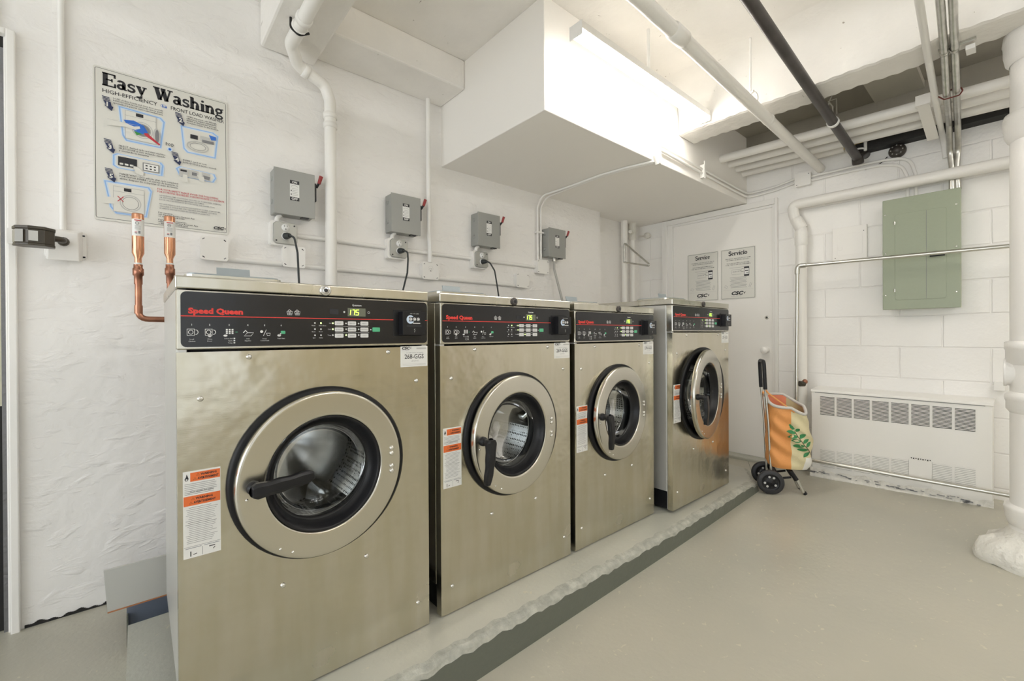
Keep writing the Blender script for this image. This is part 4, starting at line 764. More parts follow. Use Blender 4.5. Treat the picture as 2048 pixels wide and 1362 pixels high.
cond(fillet([(2.314, YL-.02, .555), (2.314, YL-.02, .95), (2.370, YL-.03, 1.045), (2.357, 2.083, 1.047), (2.345, 1.81, 1.047), (2.367, 1.63, 1.047), (2.410, 1.455, 1.047)], .06, 8), .0075, 'right of two white cables climbing the wall and crossing under the soffit', grp='two cables crossing under the soffit', nm='cable')
b = MB(); b.box(2.265, 2.36, YL-.032, YL, .76, .772, 'conduit'); tag(b.build('cable_clip'), 'small white clip holding the pair of cables beside the fourth switch box', 'clip')
b = MB(); b.tube([(2.37, 1.44, 1.075), (2.40, 1.44, 1.03)], .012, 'conduit', 10); b.tube([(2.405, 1.43, 1.085), (2.43, 1.43, 1.04)], .012, 'conduit', 10); b.box(2.38, 2.44, 1.435, 1.463, 1.04, 1.16, 'conduit'); tag(b.build('cable_connector'), 'white connectors where two cables round the soffit edge', 'connector')
T = thing('flexible_conduit', (2.43, 2.3, .3), 'grey flexible conduit dropping from the fourth switch box behind the far machine', 'conduit')
b = MB(); b.tube([(2.430, 2.335, .586), (2.430, 2.335, .56)], .015, 'galv', 14); b.build('fitting', T)
b = MB(); b.tube(fillet([(2.430, 2.335, .56), (2.425, 2.33, .50), (2.47, 2.29, .26), (2.52, 2.27, .0), (2.53, 2.26, -.4)], .05), .0095, 'flex', 12); b.build('hose', T)

# ================================================================== CORNER BEYOND THE MACHINES
b = MB(); b.tube([(3.47, 2.425, 1.057), (3.47, 2.425, -1.03)], .026, 'pipe', 18); b.lathe([(.026, -.24), (.031, -.235), (.031, 0)], (3.47, 2.425, 1.057), (0, 0, 1), 'pipe', 20); tag(b.build('corner_pipe'), 'left vertical white pipe in the corner, wire bracket attached', 'pipe', 'vertical white pipes in the far corner')
b = MB(); b.tube([(3.61, 2.43, 1.057), (3.61, 2.43, -1.03)], .026, 'pipe', 18); b.lathe([(.026, -.16), (.034, -.15), (.034, -.01), (.038, 0)], (3.61, 2.43, 1.057), (0, 0, 1), 'crust', 20); b.tube([(3.61, 2.43, .965), (3.50, 2.38, .955)], .017, 'crust', 12); tag(b.build('corner_pipe'), 'right vertical white pipe in the corner with a crusty coupling on top', 'pipe', 'vertical white pipes in the far corner')
b = MB(); b.lathe([(.018, 0), (.018, -.03), (.03, -.035), (.028, -.055), (.001, -.06)], (XB, 2.36, .95), (1, 0, 0), 'crust', 14); b.tube([(XB-.03, 2.36, .95), (XB-.03, 2.45, .96)], .009, 'crust', 10); tag(b.build('shutoff_valve'), 'small paint-crusted white valve on the wall between corner pipes and door', 'valve')
b = MB(); b.tube(fillet([(3.43, 2.40, .66), (3.43, 2.40, .845), (3.43, 2.14, .615), (3.43, 2.145, .60), (3.43, 2.40, .665)], .012), .008, 'galv', 10); tag(b.build('wire_bracket'), 'triangular metal bracket sticking out from the left corner pipe', 'bracket')

# notices on the door
def notice(y0, title, label):
    b = MB(); w_, h_ = .278, .423; o = (XB-.0065, y0, .285); b.prism(rrect(0, 0, w_, h_, .006), o, (0, -1, 0), (0, 0, 1), (-.003, 0, 0), 'sheet'); c = Canvas(b, (XB-.0095, y0, .285), (0, -1, 0), (0, 0, 1), (-1, 0, 0), .0004)
    c.line(rrect(.007, .007, w_-.007, h_-.007, .004), .002, 'ink', True); wt = .13 if len(title) == 7 else .15; c.serif(title, w_/2-wt/2, .365, wt, .036, 'ink')
    es = title != 'Service'
    L1 = (['PARA SERVICIO, PRESIONE EL BOTON O LLAME', 'AL NUMERO DE SERVICIO INDICADO'] if es else ['FOR SERVICE, SCAN THE CODE OR CALL US', 'OR VISIT OUR WEBSITE TO REQUEST SERVICE'])
    L2 = (['TENGA LISTO EL NUMERO DE LA MAQUINA', 'Y EL TIPO DE PROBLEMA'] if es else ['HAVE THE MACHINE NUMBER READY', 'AND TELL US THE KIND OF PROBLEM'])
    for i, t in enumerate(L1+['']+L2): 
        if t: c.text(t, w_/2, .335-i*.013, .0075, 'ink', align='c', w=.20-.02*(i % 2), bold=.01)
    c.line([(.07, .262), (.22, .262)], .0016, 'inkgrey'); c.line([(.09, .215), (.09, .245), (.165, .245), (.165, .205), (.09, .205)], .0015, 'inkgrey', False); c.text('24-HOUR', .098, .222, .012, 'inkgrey', w=.055)
    c.line([(.155, .232), (.185, .222)], .0025, 'ink'); c.line([(.165, .245), (.185, .247)], .002, 'ink')
    c.poly(rrect(.188, .185, .228, .262, .004), 'ink'); c.up(); c.rect(.191, .199, .225, .248, 'paper'); c.up(); c.rect(.196, .225, .221, .232, 'ink'); c.rect(.205, .208, .223, .213, 'inkgrey')
    for i in range(9): c.line([(.075+.004*(i % 3), .180-i*.0105), (.21-.006*(i % 2), .180-i*.0105)], .0022, 'inkgrey')
    c.line([(.03, .105), (.05, .095), (.06, .108), (.04, .12)], .0016, 'inkgrey', True); c.line([(.225, .095), (.235, .09), (.248, .125), (.238, .13)], .0016, 'inkgrey', True); c.line([(.02, .078), (w_-.02, .078)], .0012, 'pgrey')
    c.csc(.085, .036, .115); tag(b.build('notice'), label, 'sign')
notice(1.969, 'Service', 'left white notice on the door, headed Service')
notice(1.672, 'Servicio', 'right white notice on the door, headed Servicio')

# ================================================================== LIGHTS
def fixture(x0, x1, y, z, k, label):
    T = thing('fluorescent_fixture', ((x0+x1)/2, y, z), label, 'ceiling light')
    b = MB(); b.box(x0, x1, y-.035, y+.035, z+.028, z+.062, 'conduit'); b.build('housing', T, bevel=.003)
    b = MB(); n_ = 8; vs = []
    for xx in (x0+.002, x1-.002):
        for i in range(n_+1): a = PI+PI*i/n_; vs.append((xx, y+.032*math.cos(a), z+.028+.026*math.sin(a)))
    b.add(vs, [(i, i+1, n_+2+i, n_+1+i) for i in range(n_)]+[tuple(range(n_+1)), tuple(range(2*n_+1, n_, -1))], k); b.build('lens', T)
    for xx in (x0-.004, x1):
        b = MB(); b.box(xx, xx+.004, y-.036, y+.036, z+.002, z+.063, 'conduit'); b.build('end_cap', T)
    return T
T = fixture(1.485, 2.685, 1.285, 1.312, 'tube', 'lit fluorescent ceiling fixture in front of the white soffit')
b = MB(); b.tube([(2.05, 1.278, 1.374), (2.05, 1.278, ZC)], .0085, 'conduit', 10); b.build('stem', T)
for (x, y, k, lab) in ((-1.7, 1.05, 'fillfar', 'added unseen fill fixture over the near end of the machine row'), (-1.9, -.9, 'fillfar', 'added unseen fill fixture over the near middle of the room'),  # these fixtures are added out of view to brighten the room
                       (-.95, .25, 'fillfar', 'added unseen fill fixture over the aisle in front of the nearest machine'), (.9, -.9, 'fillopen', 'added unseen fill fixture over the open floor'), (2.45, -.75, 'fillopen', 'added unseen fill fixture beyond the column'), (1.4, -2.4, 'fillopen', 'added unseen fill fixture by the right wall')):
    T = fixture(x, x+1.2, y, 1.36, k, lab)
    b = MB(); b.tube([(x+.6, y, 1.42), (x+.6, y, ZC)], .0085, 'conduit', 10); b.build('stem', T)

# ================================================================== CEILING PIPES
T = thing('overhead_white_pipe', (2.2, .935, 1.2), 'white painted pipe crossing overhead with clevis hanger, ending in the back wall', 'pipe')
b = MB(); b.tube([(-1.5, .935, 1.262), (1.44, .930, 1.252), (3.79, .955, 1.195)], .029, 'pipe', 22); b.build('pipe_run', T)
b = MB(); b.lathe([(.029, -.05), (.034, -.045), (.034, .045), (.029, .05)], (1.72, .932, 1.246), (1, 0, -.02), 'pipe', 22); b.build('coupling', T)
b = MB(); b.lathe([(.029, -.015), (.032, -.012), (.032, .012), (.029, .015)], (2.75, .944, 1.223), (1, 0, -.02), 'pipe', 22); b.build('coupling', T)
b = MB(); b.tube([(2.53, .957, 1.30), (2.53, .957, ZC)], .0055, 'conduit', 8); b.tube([(2.53, .957+.036*math.cos(a*PI/8), 1.262+.045*math.sin(a*PI/8)) for a in range(17)], .0045, 'conduit', 8); b.tube([(2.515, .935, 1.300), (2.548, .975, 1.300)], .006, 'conduit', 8); b.build('hanger', T)
T = thing('dark_iron_pipe', (2.8, .717, 1.18), 'dark brown iron pipe crossing overhead with a white coupling', 'pipe')
b = MB(); b.tube([(-1.2, .712, 1.585), (1.88, .715, 1.345), (3.70, .720, 1.172)], .0255, 'dpipe', 20); b.build('pipe_run', T)
b = MB(); b.lathe([(.027, -.012), (.031, -.010), (.031, .010), (.027, .012)], (3.09, .718, 1.230), (1, 0, -.094), 'paper', 22); b.build('coupling', T)
b = MB(); b.lathe([(.030, -.02), (.033, -.015), (.033, .03), (.028, .04), (.001, .042)], (3.69, .720, 1.174), (.3, 0, -1), 'dpipe', 20); b.tube([(3.69, .72, 1.178), (3.74, .70, 1.215), (XB, .70, 1.218)], .03, 'dpipe', 16); b.build('elbow', T)
b = MB(); b.lathe([(.034, -.006), (.034, .006)], (3.70, .712, 1.223), (.2, 0, 1), 'paper', 20); b.build('elbow_tape', T)
b = MB(); b.tube([(3.09, .718, 1.275), (3.09, .718, 1.32), (3.08, .735, 1.35), (3.09, .72, 1.39), (3.09, .72, ZC)], .004, 'galv', 8); b.tube([(3.09, .70, 1.27), (3.09, .70, 1.36), (3.09, .74, 1.36), (3.09, .74, 1.27)], .0035, 'galv', 8); b.build('hanger', T)

for (x, z0, z1, yend, lab) in ((3.315, 1.300, 1.252, -1.5, 'nearest of the parallel white pipes along the back wall'), (3.458, 1.300, 1.253, -1.5, 'second of the parallel white pipes along the back wall'), (3.592, 1.298, 1.247, -1.5, 'third of the parallel white pipes along the back wall'), (3.715, 1.292, 1.262, .80, 'shortest of the parallel white pipes, tight in the back corner')):
    b = MB(); ze = z0+(z1-z0)*(1.463-yend)/1.42; b.tube([(x, 1.463, z0), (x, yend, ze)], .029, 'pipe', 18)
    if yend > 0: b.tube([(x, yend, ze), (x, yend-.03, ze), (x, yend-.10, ze-.006)], [.012, .010, .012], 'yel', 10)
    tag(b.build('parallel_pipe'), lab, 'pipe', 'parallel white pipes along the back wall')
b = MB(); b.box(3.70, XB, -1.5, .735, 1.222, 1.275, 'dark'); b.tube([(3.695, .68, 1.215), (3.695, .68, 1.28)], .009, 'paper', 8); tag(b.build('black_wall_duct'), 'long black duct under the parallel pipes on the back wall', 'duct')
b = MB(); b.box(3.22, XB-.008, .645, .84, 1.555, ZC-.01, 'dimpl'); b.box(3.22, XB-.008, .40, .645, 1.548, ZC-.01, 'ductlight'); tag(b.build('ceiling_duct'), 'grey metal duct against the ceiling above the parallel pipes', 'duct')
# conduits that run under the beam and drop down the wall
cond(fillet([(-.5, .045, 1.275), (2.293, .258, 1.28), (2.826, .285, 1.275), (3.20, .295, 1.215), (3.66, .314, 1.205), (3.755, .312, 1.17), (3.765, .304, 1.068)], .05, 8), .014, 'white conduit running overhead to the back wall, left of the two metal ones', grp='conduits crossing under the concrete beam', nm='overhead_conduit')
cond(fillet([(-.5, .02, 1.275), (2.355, .205, 1.278), (2.80, .230, 1.275), (3.14, .250, 1.214), (3.58, .275, 1.205), (3.735, .284, 1.10), (3.735, .275, 1.0), (3.735, .275, .855)], .07, 8), .0145, 'left of two bare metal conduits dropping to the green panel', 'galv', 'conduits crossing under the concrete beam', 'overhead_conduit')
cond(fillet([(-.5, -.02, 1.275), (2.394, .173, 1.278), (2.82, .198, 1.275), (3.16, .216, 1.214), (3.58, .240, 1.205), (3.735, .248, 1.10), (3.735, .255, 1.0), (3.735, .248, .855)], .07, 8), .0145, 'right of two bare metal conduits dropping to the green panel', 'galv', 'conduits crossing under the concrete beam', 'overhead_conduit')
b = MB()
for y in (.228, .197): b.lathe([(.0145, -.012), (.017, -.010), (.017, .010), (.0145, .012)], (2.80, y+.002, 1.275), (1, .05, 0), 'galv', 14)
b.box(2.795, 2.81, .13, .25, 1.288, 1.297, 'galv'); b.box(2.83, 2.89, .135, .165, 1.265, 1.285, 'conduit'); tag(b.build('conduit_clamp'), 'metal clamp holding two conduits under the concrete beam', 'clamp')
b = MB(); b.tube(fillet([(3.15, .285, 1.222), (3.15, .26, 1.194), (3.15, .205, 1.194), (3.15, .193, 1.213), (3.15, .20, 1.232), (3.15, .26, 1.234)], .01), .0032, 'brown', 8); tag(b.build('wire_tie'), 'red-brown wire tied around the two metal conduits', 'wire')
b = MB(); b.hexa([(3.25, .325, 1.235), (3.25, .375, 1.235), (3.66, .375, 1.165), (3.66, .325, 1.165), (3.25, .325, 1.243), (3.25, .375, 1.243), (3.66, .375, 1.173), (3.66, .325, 1.173)], 'smooth'); b.box(3.24, 3.26, .32, .38, 1.235, 1.29, 'smooth'); tag(b.build('pipe_bracket'), 'flat white bracket strapped under the parallel pipes', 'bracket')
T = thing('alarm_bell', (3.74, .532, 1.15), 'round black alarm bell with a loose wire high on the back wall', 'bell')
b = MB(); b.lathe([(.044, 0), (.046, -.012), (.041, -.030), (.028, -.040), (.001, -.042)], (XB, .530, 1.187), (1, 0, 0), 'bellm', 32); b.build('gong', T)
b = MB(); b.lathe([(.026, -.0), (.022, -.014), (.001, -.014)], (XB-.038, .530, 1.187), (1, 0, 0), 'dpipe', 20)
for i in range(8): a = i*PI/4; b.disc(.004, (XB-.0405, .530+.030*math.cos(a), 1.187+.030*math.sin(a)), (-1, 0, 0), 'galv', 8)
b.build('cap', T)
b = MB(); b.tube(fillet([(XB-.01, .58, 1.165), (XB-.006, .62, 1.13), (XB-.006, .70, 1.115)], .03), .003, 'dark', 6); b.build('wire', T)

# junction box and conduits on the back wall
T = thing('back_wall_junction_box', (3.77, 1.056, 1.092), 'white junction box high on the back wall where two conduits meet', 'electrical box')
b = MB(); b.box(XB-.045, XB, 1.008, 1.104, 1.092, 1.182, 'conduit'); b.build('back_box', T, bevel=.004)
b = MB(); b.prism(rrect(0, 0, .102, .096, .01), (XB-.045, 1.107, 1.089), (0, -1, 0), (0, 0, 1), (-.004, 0, 0), 'conduit'); c = Canvas(b, (XB-.049, 1.107, 1.089), (0, -1, 0), (0, 0, 1), (-1, 0, 0), .0003)
c.line([(.086, .084), (.092, .080)], .004, 'ink'); c.line([(.010, .010), (.016, .014)], .004, 'ink'); b.build('cover', T)
for (dz, r0, lab) in ((0, .0, 'upper'), (-.028, .02, 'lower')):
    cond(fillet([(2.44, 1.449, 1.160+dz), (2.94, 1.449, 1.145+dz), (3.55, 1.449, 1.132+dz), (3.776, 1.449, 1.130+dz), (3.776, 1.25, 1.139+dz), (3.776, 1.104, 1.165+dz)], .07), .0085, lab+' thin conduit along the soffit face turning onto the back wall', grp='pair of thin conduits along the soffit', nm='thin_conduit')
    cond(fillet([(3.776, 1.008, 1.153+dz), (3.776, .779, 1.153+dz), (3.776, .60+r0, 1.147+dz), (3.776, .47+r0*2, 1.125+dz*1.2), (3.776, .440+r0*2.0, 1.00), (3.776, .440+r0*2, .85)], .12, 10), .0095, ('outer' if dz == 0 else 'inner')+' thin conduit arching down behind the big pipe to the green panel', grp='pair of thin conduits arching to the green panel', nm='thin_conduit')
b = MB(); b.box(2.99, 3.02, 1.435, 1.463, 1.085, 1.175, 'conduit'); b.tube([(3.0, 1.436, 1.08), (3.0, 1.436, 1.20)], .004, 'conduit', 6); tag(b.build('cable_clip'), 'white clip on the pair of conduits across the soffit face', 'clip')
# large white pipe along the back wall
T = thing('large_white_pipe', (3.71, 1.06, -1.02), 'large white pipe running along the back wall and turning down beside the door', 'pipe')
b = MB(); b.tube(fillet([(3.71, -1.6, .945), (3.71, 1.115, .953), (3.712, 1.10, .86), (3.71, 1.057, .77), (3.71, 1.057, .4), (3.71, 1.057, -1.0)], .05, 8), .035, 'pipe', 24); b.build('pipe_run', T)
b = MB(); b.lathe([(.035, -.045), (.040, -.04), (.040, .04), (.036, .045)], (3.71, 1.072, .805), (0, -.45, -1), 'pipe', 24); b.build('coupling', T)
b = MB(); b.lathe([(.035, -.04), (.041, -.03), (.041, .06), (.037, .07)], (3.71, 1.057, .68), (0, 0, 1), 'pipe', 24); b.build('coupling', T)
# bare metal guard pipe
T = thing('metal_guard_pipe', (3.56, .9, -.9), 'bare metal pipe running across the back wall, then low in front of the heater', 'pipe')
b = MB(); b.tube(fillet([(3.56, -1.6, .440), (3.56, .04, .462), (3.56, 1.038, .475), (3.56, 1.050, -.878), (3.56, .947, -.885), (3.56, .04, -.880), (3.56, -1.6, -.875)], .03, 6), .0115, 'chrome', 16); b.build('pipe_run', T)
b = MB(); b.tube(fillet([(3.56, .985, .475), (3.56, 1.038, .475), (3.56, 1.039, .42)], .028, 8), .0165, 'chrome', 16); b.build('elbow', T)
b = MB(); b.tube([(3.575, 1.03, -.36), (3.60, 1.01, -.36)], .02, 'dbronze', 12); b.sphere(.018, (3.60, 1.005, -.345), 'copper', 12); b.build('valve', T)

# access hatch and green breaker panel
T = thing('access_hatch', (XB, .785, .515), 'small white painted access hatch on the back wall left of the green panel', 'hatch')
b = MB(); b.box(XB-.018, XB, .687, .882, .513, .741, 'door'); Fr = b.build('hatch_frame', T, bevel=.002)
b = MB(); b.prism(rrect(0, 0, .142, .150, .012), (XB-.018, .852, .545), (0, -1, 0), (0, 0, 1), (-.002, 0, 0), 'door'); Dd = b.build('hatch_door', T, bevel=.0008)
b = MB(); b.prism(rrect(0, 0, .026, .026, .005), (XB-.020, .85, .583), (0, -1, 0), (0, 0, 1), (-.003, 0, 0), 'door'); b.build('hatch_latch', Dd, bevel=.001)
for y, z in ((.704, .70), (.865, .53)):
    b = MB(); b.disc(.003, (XB-.0185, y, z), (-1, 0, 0), 'ink', 8); b.build('screw_hole', Fr)
T = thing('breaker_panel', (3.74, .413, .148), 'green electrical breaker panel on the back wall', 'electrical panel')
b = MB(); b.box(3.71, XB, .250, .576, .165, .840, 'green'); b.build('enclosure', T)
b = MB(); b.hexa([(3.692, .234, .148), (3.692, .592, .148), (3.71, .592, .148), (3.71, .234, .148), (3.692, .234, .857), (3.692, .592, .857), (3.71, .592, .857), (3.71, .234, .857)], 'green'); Fr = b.build('trim_cover', T, bevel=.003)
b = MB(); b.prism(rrect(0, 0, .234, .548, .012), (3.692, .530, .207), (0, -1, 0), (0, 0, 1), (-.0025, 0, 0), 'green'); Dd = b.build('panel_door', T, bevel=.001)
b = MB(); b.box(3.6885, 3.6897, .383, .3845, .21, .752, 'inkgrey'); b.build('door_crease', Dd)
for z in (.70, .27):
    b = MB(); b.tube([(3.688, .531, z-.01), (3.688, .531, z+.01)], .004, 'screw', 8); b.build('hinge', Dd)
b = MB(); b.box(3.680, 3.6895, .302, .368, .463, .470, 'black'); b.box(3.680, 3.6895, .302, .368, .485, .492, 'black'); b.box(3.684, 3.6895, .302, .368, .468, .487, 'chrome'); b.build('latch', Dd)
for y in (.577, .254):
    for z in (.76, .51, .24):
        b = MB(); b.lathe([(.005, 0), (.004, -.003), (.0005, -.003)], (3.692, y, z), (1, 0, 0), 'screw', 10); b.build('screw', Fr)

# heater
T = thing('convector_heater', (3.70, .538, -1.0), 'long white wall heater with louvred grilles, paint peeling at the bottom', 'heater')
b = MB(); b.box(3.612, XB-.002, .108, .968, -.985, -.412, 'heater'); b.hexa([(3.606, .103, -.412), (3.606, .973, -.412), (XB-.002, .973, -.412), (XB-.002, .103, -.412), (3.612, .103, -.395), (3.612, .973, -.395), (XB-.002, .973, -.385), (XB-.002, .103, -.385)], 'heater'); b.box(3.6085, 3.612, .135, .948, -.4165, -.4135, 'inkgrey'); b.build('casing', T, bevel=.002)
def grille(y0, y1, z0, z1, n, k, gap, name='grille'):
    b = MB(); b.box(3.6105, 3.6122, y0, y1, z0, z1, k)
    h_ = (z1-z0)/n
    for i in range(n): b.box(3.6078, 3.6106, y0, y1, z0+i*h_+h_*gap, z0+(i+1)*h_, 'heater')
    return b
ys = [.917-i*.0945 for i in range(8)]
for i, y in enumerate(ys):
    grille(y-.082, y, -.566, -.437, 16, 'dark', .52).build('grille', T)
for i, y in enumerate(ys):
    if i == 5: continue
    b = grille(y-.082, y, -.925+.004*i, -.805+.004*i, 12, 'inkgrey', .22); b.build('intake_grille', T)
b = MB(); b.box(3.603, 3.612, .352, .455, -.925, -.775, 'heater')
for i in range(9): b.box(3.602, 3.6045, .357+i*.0105, .362+i*.0105, -.771-.003*(i % 2), -.766, 'dark')
b.build('blank_cover', T)
b = MB()
def crust(u, v):
    y = .975-.872*u; j = .006*math.sin(y*21)+.004*math.sin(y*57+1)+.002*math.sin(y*143); zb = max(fl(3.6, y), -1.0)-.012
    P = [(3.611, -.948+j), (3.600, -.955+j), (3.602, -.975+j*.5), (3.592+j*.3, -.985), (3.586+j*.5, zb+.008+j*.2), (3.60, zb-.01)]
    q_ = P[round(v*5)]; return (q_[0], y, q_[1])
b.grid(240, 5, crust, 'crust', True); random.seed(11)
for i in range(46):
    y = .12+.84*random.random(); zc_ = -.955-.022*random.random(); L_ = .008+.03*random.random(); t_ = .0012+.002*random.random()
    b.box(3.594, 3.6015, y, y+L_, zc_, zc_+t_, 'inkgrey')
b.build('peeling_skirt', T)

# small conduit fitting on the wall beside the column
b = MB(); b.box(XB-.05, XB, .065, .105, -.335, -.285, 'conduit'); tag(b.build('wall_fitting'), 'small square white box on the back wall beside the column', 'box')
# cast-iron column at the right edge
T = thing('cast_iron_column', (2.95, -.06, fl(2.95, -.06)), 'thick white cast-iron column pipe at the right edge', 'column')
ca = (2.95, -.06, 0); D0 = 1.873/874.46
zz = lambda y: -(y-668)*D0*1.0
b = MB(); b.lathe([(.098, ZC), (.098, zz(-80))], ca, (0, 0, 1), 'col', 40); b.lathe([(.096, zz(-80)), (.098, zz(1040)), (.105, fl(2.95, 0)+.05)], ca, (0, 0, 1), 'col', 40); b.build('shaft', T)
def collar(y, nm='collar'):
    b = MB(); b.lathe([(r_, zz(q_)) for r_, q_ in y], ca, (0, 0, 1), 'col', 40); b.build(nm, T)
collar([(.097, 56), (.116, 60), (.120, 76), (.117, 82), (.116, 100), (.110, 116), (.098, 122)])
collar([(.097, 220), (.114, 224), (.119, 233), (.119, 250), (.114, 254), (.114, 266), (.104, 276), (.097, 280)])
collar([(.097, 686), (.1137, 689), (.1137, 703), (.1105, 705), (.1105, 729), (.097, 735)])
collar([(.097, 790), (.1125, 797), (.1145, 803), (.1125, 808), (.1095, 811), (.1095, 826), (.097, 834)])
collar([(.097, 1020), (.1145, 1023), (.117, 1030), (.1145, 1036), (.112, 1050), (.104, 1062), (.099, 1064)])
b = MB(); b.lathe([(.056, 0), (.058, .05), (.058, .104), (.062, .106), (.062, .114), (.001, .116)], (2.95, -.06, zz(752)), (.02, 1, 0), 'col', 28); b.build('cleanout', T)
b = MB(); f0 = fl(2.95, 0)
def foot(u, v):
    a = 2*PI*u; k_ = 1+.10*math.sin(a*3+1)+.05*math.sin(a*7); P = [(.10, .135), (.12, .105), (.155, .085), (.185, .07), (.205, .02), (.20, -.01)]; q_ = P[round(v*5)]
    r_ = q_[0]*(k_ if q_[0] > .13 else 1); return (2.95+r_*math.cos(a), -.06+r_*math.sin(a), f0+q_[1]+(.006*math.sin(a*11) if q_[0] > .15 else 0))
b.grid(60, 5, foot, 'crust'); b.build('concrete_foot', T)

# ================================================================== SHOPPING TROLLEY
cx0, cy0 = 3.046, 1.040; zf = fl(cx0, cy0)
cu = Vector((.5, -.866, 0)); cv = Vector((.866, .5, 0))
def CP_(u, v, z): return Vector((cx0, cy0, zf))+cu*u+cv*v+Vector((0, 0, z))
T = thing('shopping_trolley', tuple(CP_(.1, .1, 0)), 'orange and cream wheeled shopping trolley bag with leaf print by the heater', 'shopping trolley')
for v in (0.0, .20):
    c0 = CP_(0, v, .076); b = MB(); ax = cv
    b.lathe([(.052, -.013), (.070, -.013), (.0765, -.006), (.0765, .006), (.070, .013), (.052, .013)], c0, ax, 'tyre', 40); Wt = b.build('wheel', T)
    b = MB(); b.lathe([(.054, -.010), (.050, -.004), (.040, -.002), (.018, -.006), (.014, -.012), (.001, -.012)], c0, ax, 'black', 32); b.lathe([(.054, .010), (.050, .004), (.001, .004)], c0, ax, 'black', 32)
    for i in range(8):
        a = i*PI/4+.2; b.lathe([(.0072, -.0045), (.0001, -.0045)], c0+cu*.033*math.cos(a)+Vector((0, 0, .033*math.sin(a))), ax, 'pgrey' if i % 3 else 'dark', 12, False)
    b.build('hub', Wt)
b = MB(); b.tube([CP_(0, -.005, .076), CP_(0, .21, .076)], .006, 'chrome', 10); b.tube([CP_(.0, .03, .085), CP_(.12, .03, .11)], .007, 'black', 8); b.tube([CP_(.0, .17, .085), CP_(.12, .17, .11)], .007, 'black', 8); b.tube([CP_(.03, .0, .13), CP_(.03, .20, .13)], .009, 'black', 8); b.build('axle', T)
b = MB()
for v in (.03, .165): b.tube([CP_(.01, v, .09), CP_(-.005, v, .45), CP_(-.025, v, .70)], .007, 'chrome', 10)
b.build('frame', T)
b = MB(); b.tube(fillet([CP_(-.022, .03, .66), CP_(-.03, .03, .84), CP_(-.03, .165, .84), CP_(-.022, .165, .66)], .03, 6), .0115, 'black', 12); b.build('handle', T)
for v in (.03, .135):
    b = MB(); b.tube(fillet([CP_(.125, v, .135), CP_(.150, v, .10), CP_(.190, v, .014), CP_(.200, v, .006)], .01), .0095, 'chrome', 10); b.tube([CP_(.190, v, .022), CP_(.198, v, .010)], .0125, 'black', 10); b.tube([CP_(.115, v, .15), CP_(.150, v, .095)], .0135, 'black', 8); b.build('stand_leg', T)
# bag: rounded section, orange back half, cream front half
def bagpt(t, h, inset=0):
    a = 2*PI*t; n_ = 3.2; ca_, sa_ = math.cos(a), math.sin(a)
    su = .118*abs(ca_)**(2/n_)*(1 if ca_ > 0 else -1); sv = .105*abs(sa_)**(2/n_)*(1 if sa_ > 0 else -1)
    bulge = 1+.10*math.sin(PI*min(1, h*1.15)); taper = 1-.20*max(0, (h-.6)/.4)
    u = .112+su*(bulge if su > 0 else 1)*(taper if su > 0 else 1)*(1-inset); v = .108+sv*(1+.04*math.sin(h*9+t*20))*(1-inset)
    z = .168+h*(.445-.060*max(0, -sv)/.105-.060*max(0, su)/.118)+(.0 if h > .02 else 0)
    u += .010*math.sin(h*17+t*13)*math.sin(PI*h)*(1 if su > 0 else .2); v += .012*math.sin(h*23+u*40)*math.sin(PI*h)
    if h < .06: k_ = .90+.10*h/.06; u = .112+(u-.112)*k_; v = .108+(v-.108)*k_
    return CP_(u+.0, v-.015, z)
nt_, nh_ = 72, 40; b = MB(); vs = [bagpt(i/nt_, j/nh_) for i in range(nt_) for j in range(nh_+1)]
fo = []; fc = []; fw = []
for i in range(nt_):
    tm = (i+.5)/nt_; cream = math.cos(2*PI*tm) > (.02 if math.sin(2*PI*tm) < 0 else .3)
    for j in range(nh_):
        f = (i*(nh_+1)+j, ((i+1) % nt_)*(nh_+1)+j, ((i+1) % nt_)*(nh_+1)+j+1, i*(nh_+1)+j+1)
        wh = cream and (math.cos(2*PI*tm) > .45) and j < nh_*.22
        (fw if wh else fc if cream else fo).append(f)
b.add(vs, fo, 'bago', True); b.add(vs, fc, 'bagc', True); b.add(vs, fw, 'bagw', True)
b.add([bagpt(i/nt_, 0) for i in range(nt_)], [tuple(range(nt_))], 'bago'); Bg = b.build('bag', T)
b = MB(); vs = [bagpt(i/nt_, 1-.14*j, .05+.06*j) for i in range(nt_) for j in range(3)]
for kk, cond_ in (('bagin', lambda t: math.cos(2*PI*t) < .1), ('bagl', lambda t: math.cos(2*PI*t) >= .1)):
    b.add(vs, [(i*3+j, ((i+1) % nt_)*3+j, ((i+1) % nt_)*3+j+1, i*3+j+1) for i in range(nt_) for j in range(2) if cond_((i+.5)/nt_)], kk, True)
b.build('lining', Bg)
b = MB(); b.tube([bagpt(i/nt_, 1) for i in range(nt_)], .0095, 'bagt', 10, closed=True); b.build('rim', Bg)
b = MB(); b.tube([bagpt(.76, .96)-cv*.004, CP_(-.012, -.004, .64), CP_(-.022, .03, .66)], .005, 'bago', 8, flat=.4); b.tube([CP_(-.012, .165, .63), CP_(.0, .17, .60)], .012, 'bago', 8, flat=.4); b.build('strap', Bg)
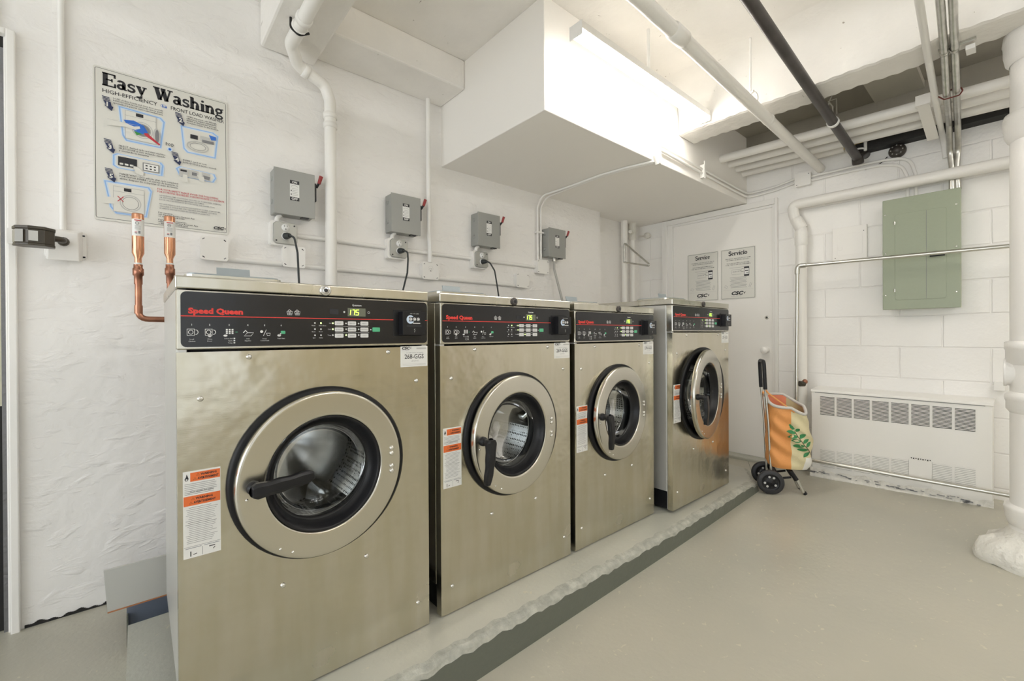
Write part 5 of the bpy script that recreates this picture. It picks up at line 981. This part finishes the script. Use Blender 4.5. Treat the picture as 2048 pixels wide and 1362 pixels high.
# leaf print lying on the cloth
def surf(u, z):   # point on the near side of the bag at given local u and height
    best = None
    h = max(0, min(1, (z-.155)/.42))
    for i in range(0, 200):
        t = .5+.5*i/200; p = bagpt(t, h); uu = (p-Vector((cx0, cy0, zf))).dot(cu)
        if best is None or abs(uu-u) < best[0]: best = (abs(uu-u), p)
    return best[1]-cv*.0022
b = MB()
sp = [(.130, .425), (.146, .395), (.162, .370), (.182, .342), (.204, .315), (.216, .29)]
b.tube([surf(*p) for p in sp], .0018, 'stem', 6)
def leaf(u, z, ang, L):
    ca_, sa_ = math.cos(math.radians(ang)), math.sin(math.radians(ang)); pts = []
    for i in range(9):
        t = i/8; w_ = .42*L*math.sin(PI*t)**.8; pts.append((u+ca_*L*t-sa_*w_*.5, z+sa_*L*t+ca_*w_*.5))
    for i in range(7, 0, -1):
        t = i/8; w_ = .42*L*math.sin(PI*t)**.8; pts.append((u+ca_*L*t+sa_*w_*.5, z+sa_*L*t-ca_*w_*.5))
    b.add([surf(*p) for p in pts], [tuple(range(len(pts)))], 'leaf')
for (u, z, a, L) in ((.130, .424, 125, .045), (.134, .418, 60, .04), (.138, .410, 170, .05), (.147, .394, 195, .055), (.155, .382, 50, .05), (.163, .369, 190, .05), (.172, .356, 40, .045), (.182, .342, 200, .06), (.190, .332, 50, .045), (.204, .315, 195, .055), (.214, .295, 230, .05)): leaf(u, z, a, L*1.12)
b.build('leaf_print', Bg)

# ================================================================== BEHIND THE NEAREST MACHINE
b = MB(); b.box(-.034, 2.9, 2.02, 2.25, -1.08, -.915, 'trough'); b.box(-.034, -.030, 2.0, 2.27, -1.08, -.96, 'padedge'); tag(b.build('drain_trough'), 'blue-grey drain trough on the floor behind the machines', 'trough')
b = MB(); b.hexa([(-.080, 1.955, -.905), (.9, 1.955, -.905), (.9, 1.965, -.905), (-.080, 1.965, -.905), (-.088, 1.945, -.763), (.9, 1.945, -.763), (.9, 1.955, -.763), (-.088, 1.955, -.763)], 'plate'); b.box(-.080, .9, 1.953, 1.967, -.909, -.905, 'rust'); tag(b.build('splash_board'), 'flat grey board with rusty lower edge standing behind the nearest machine', 'board')
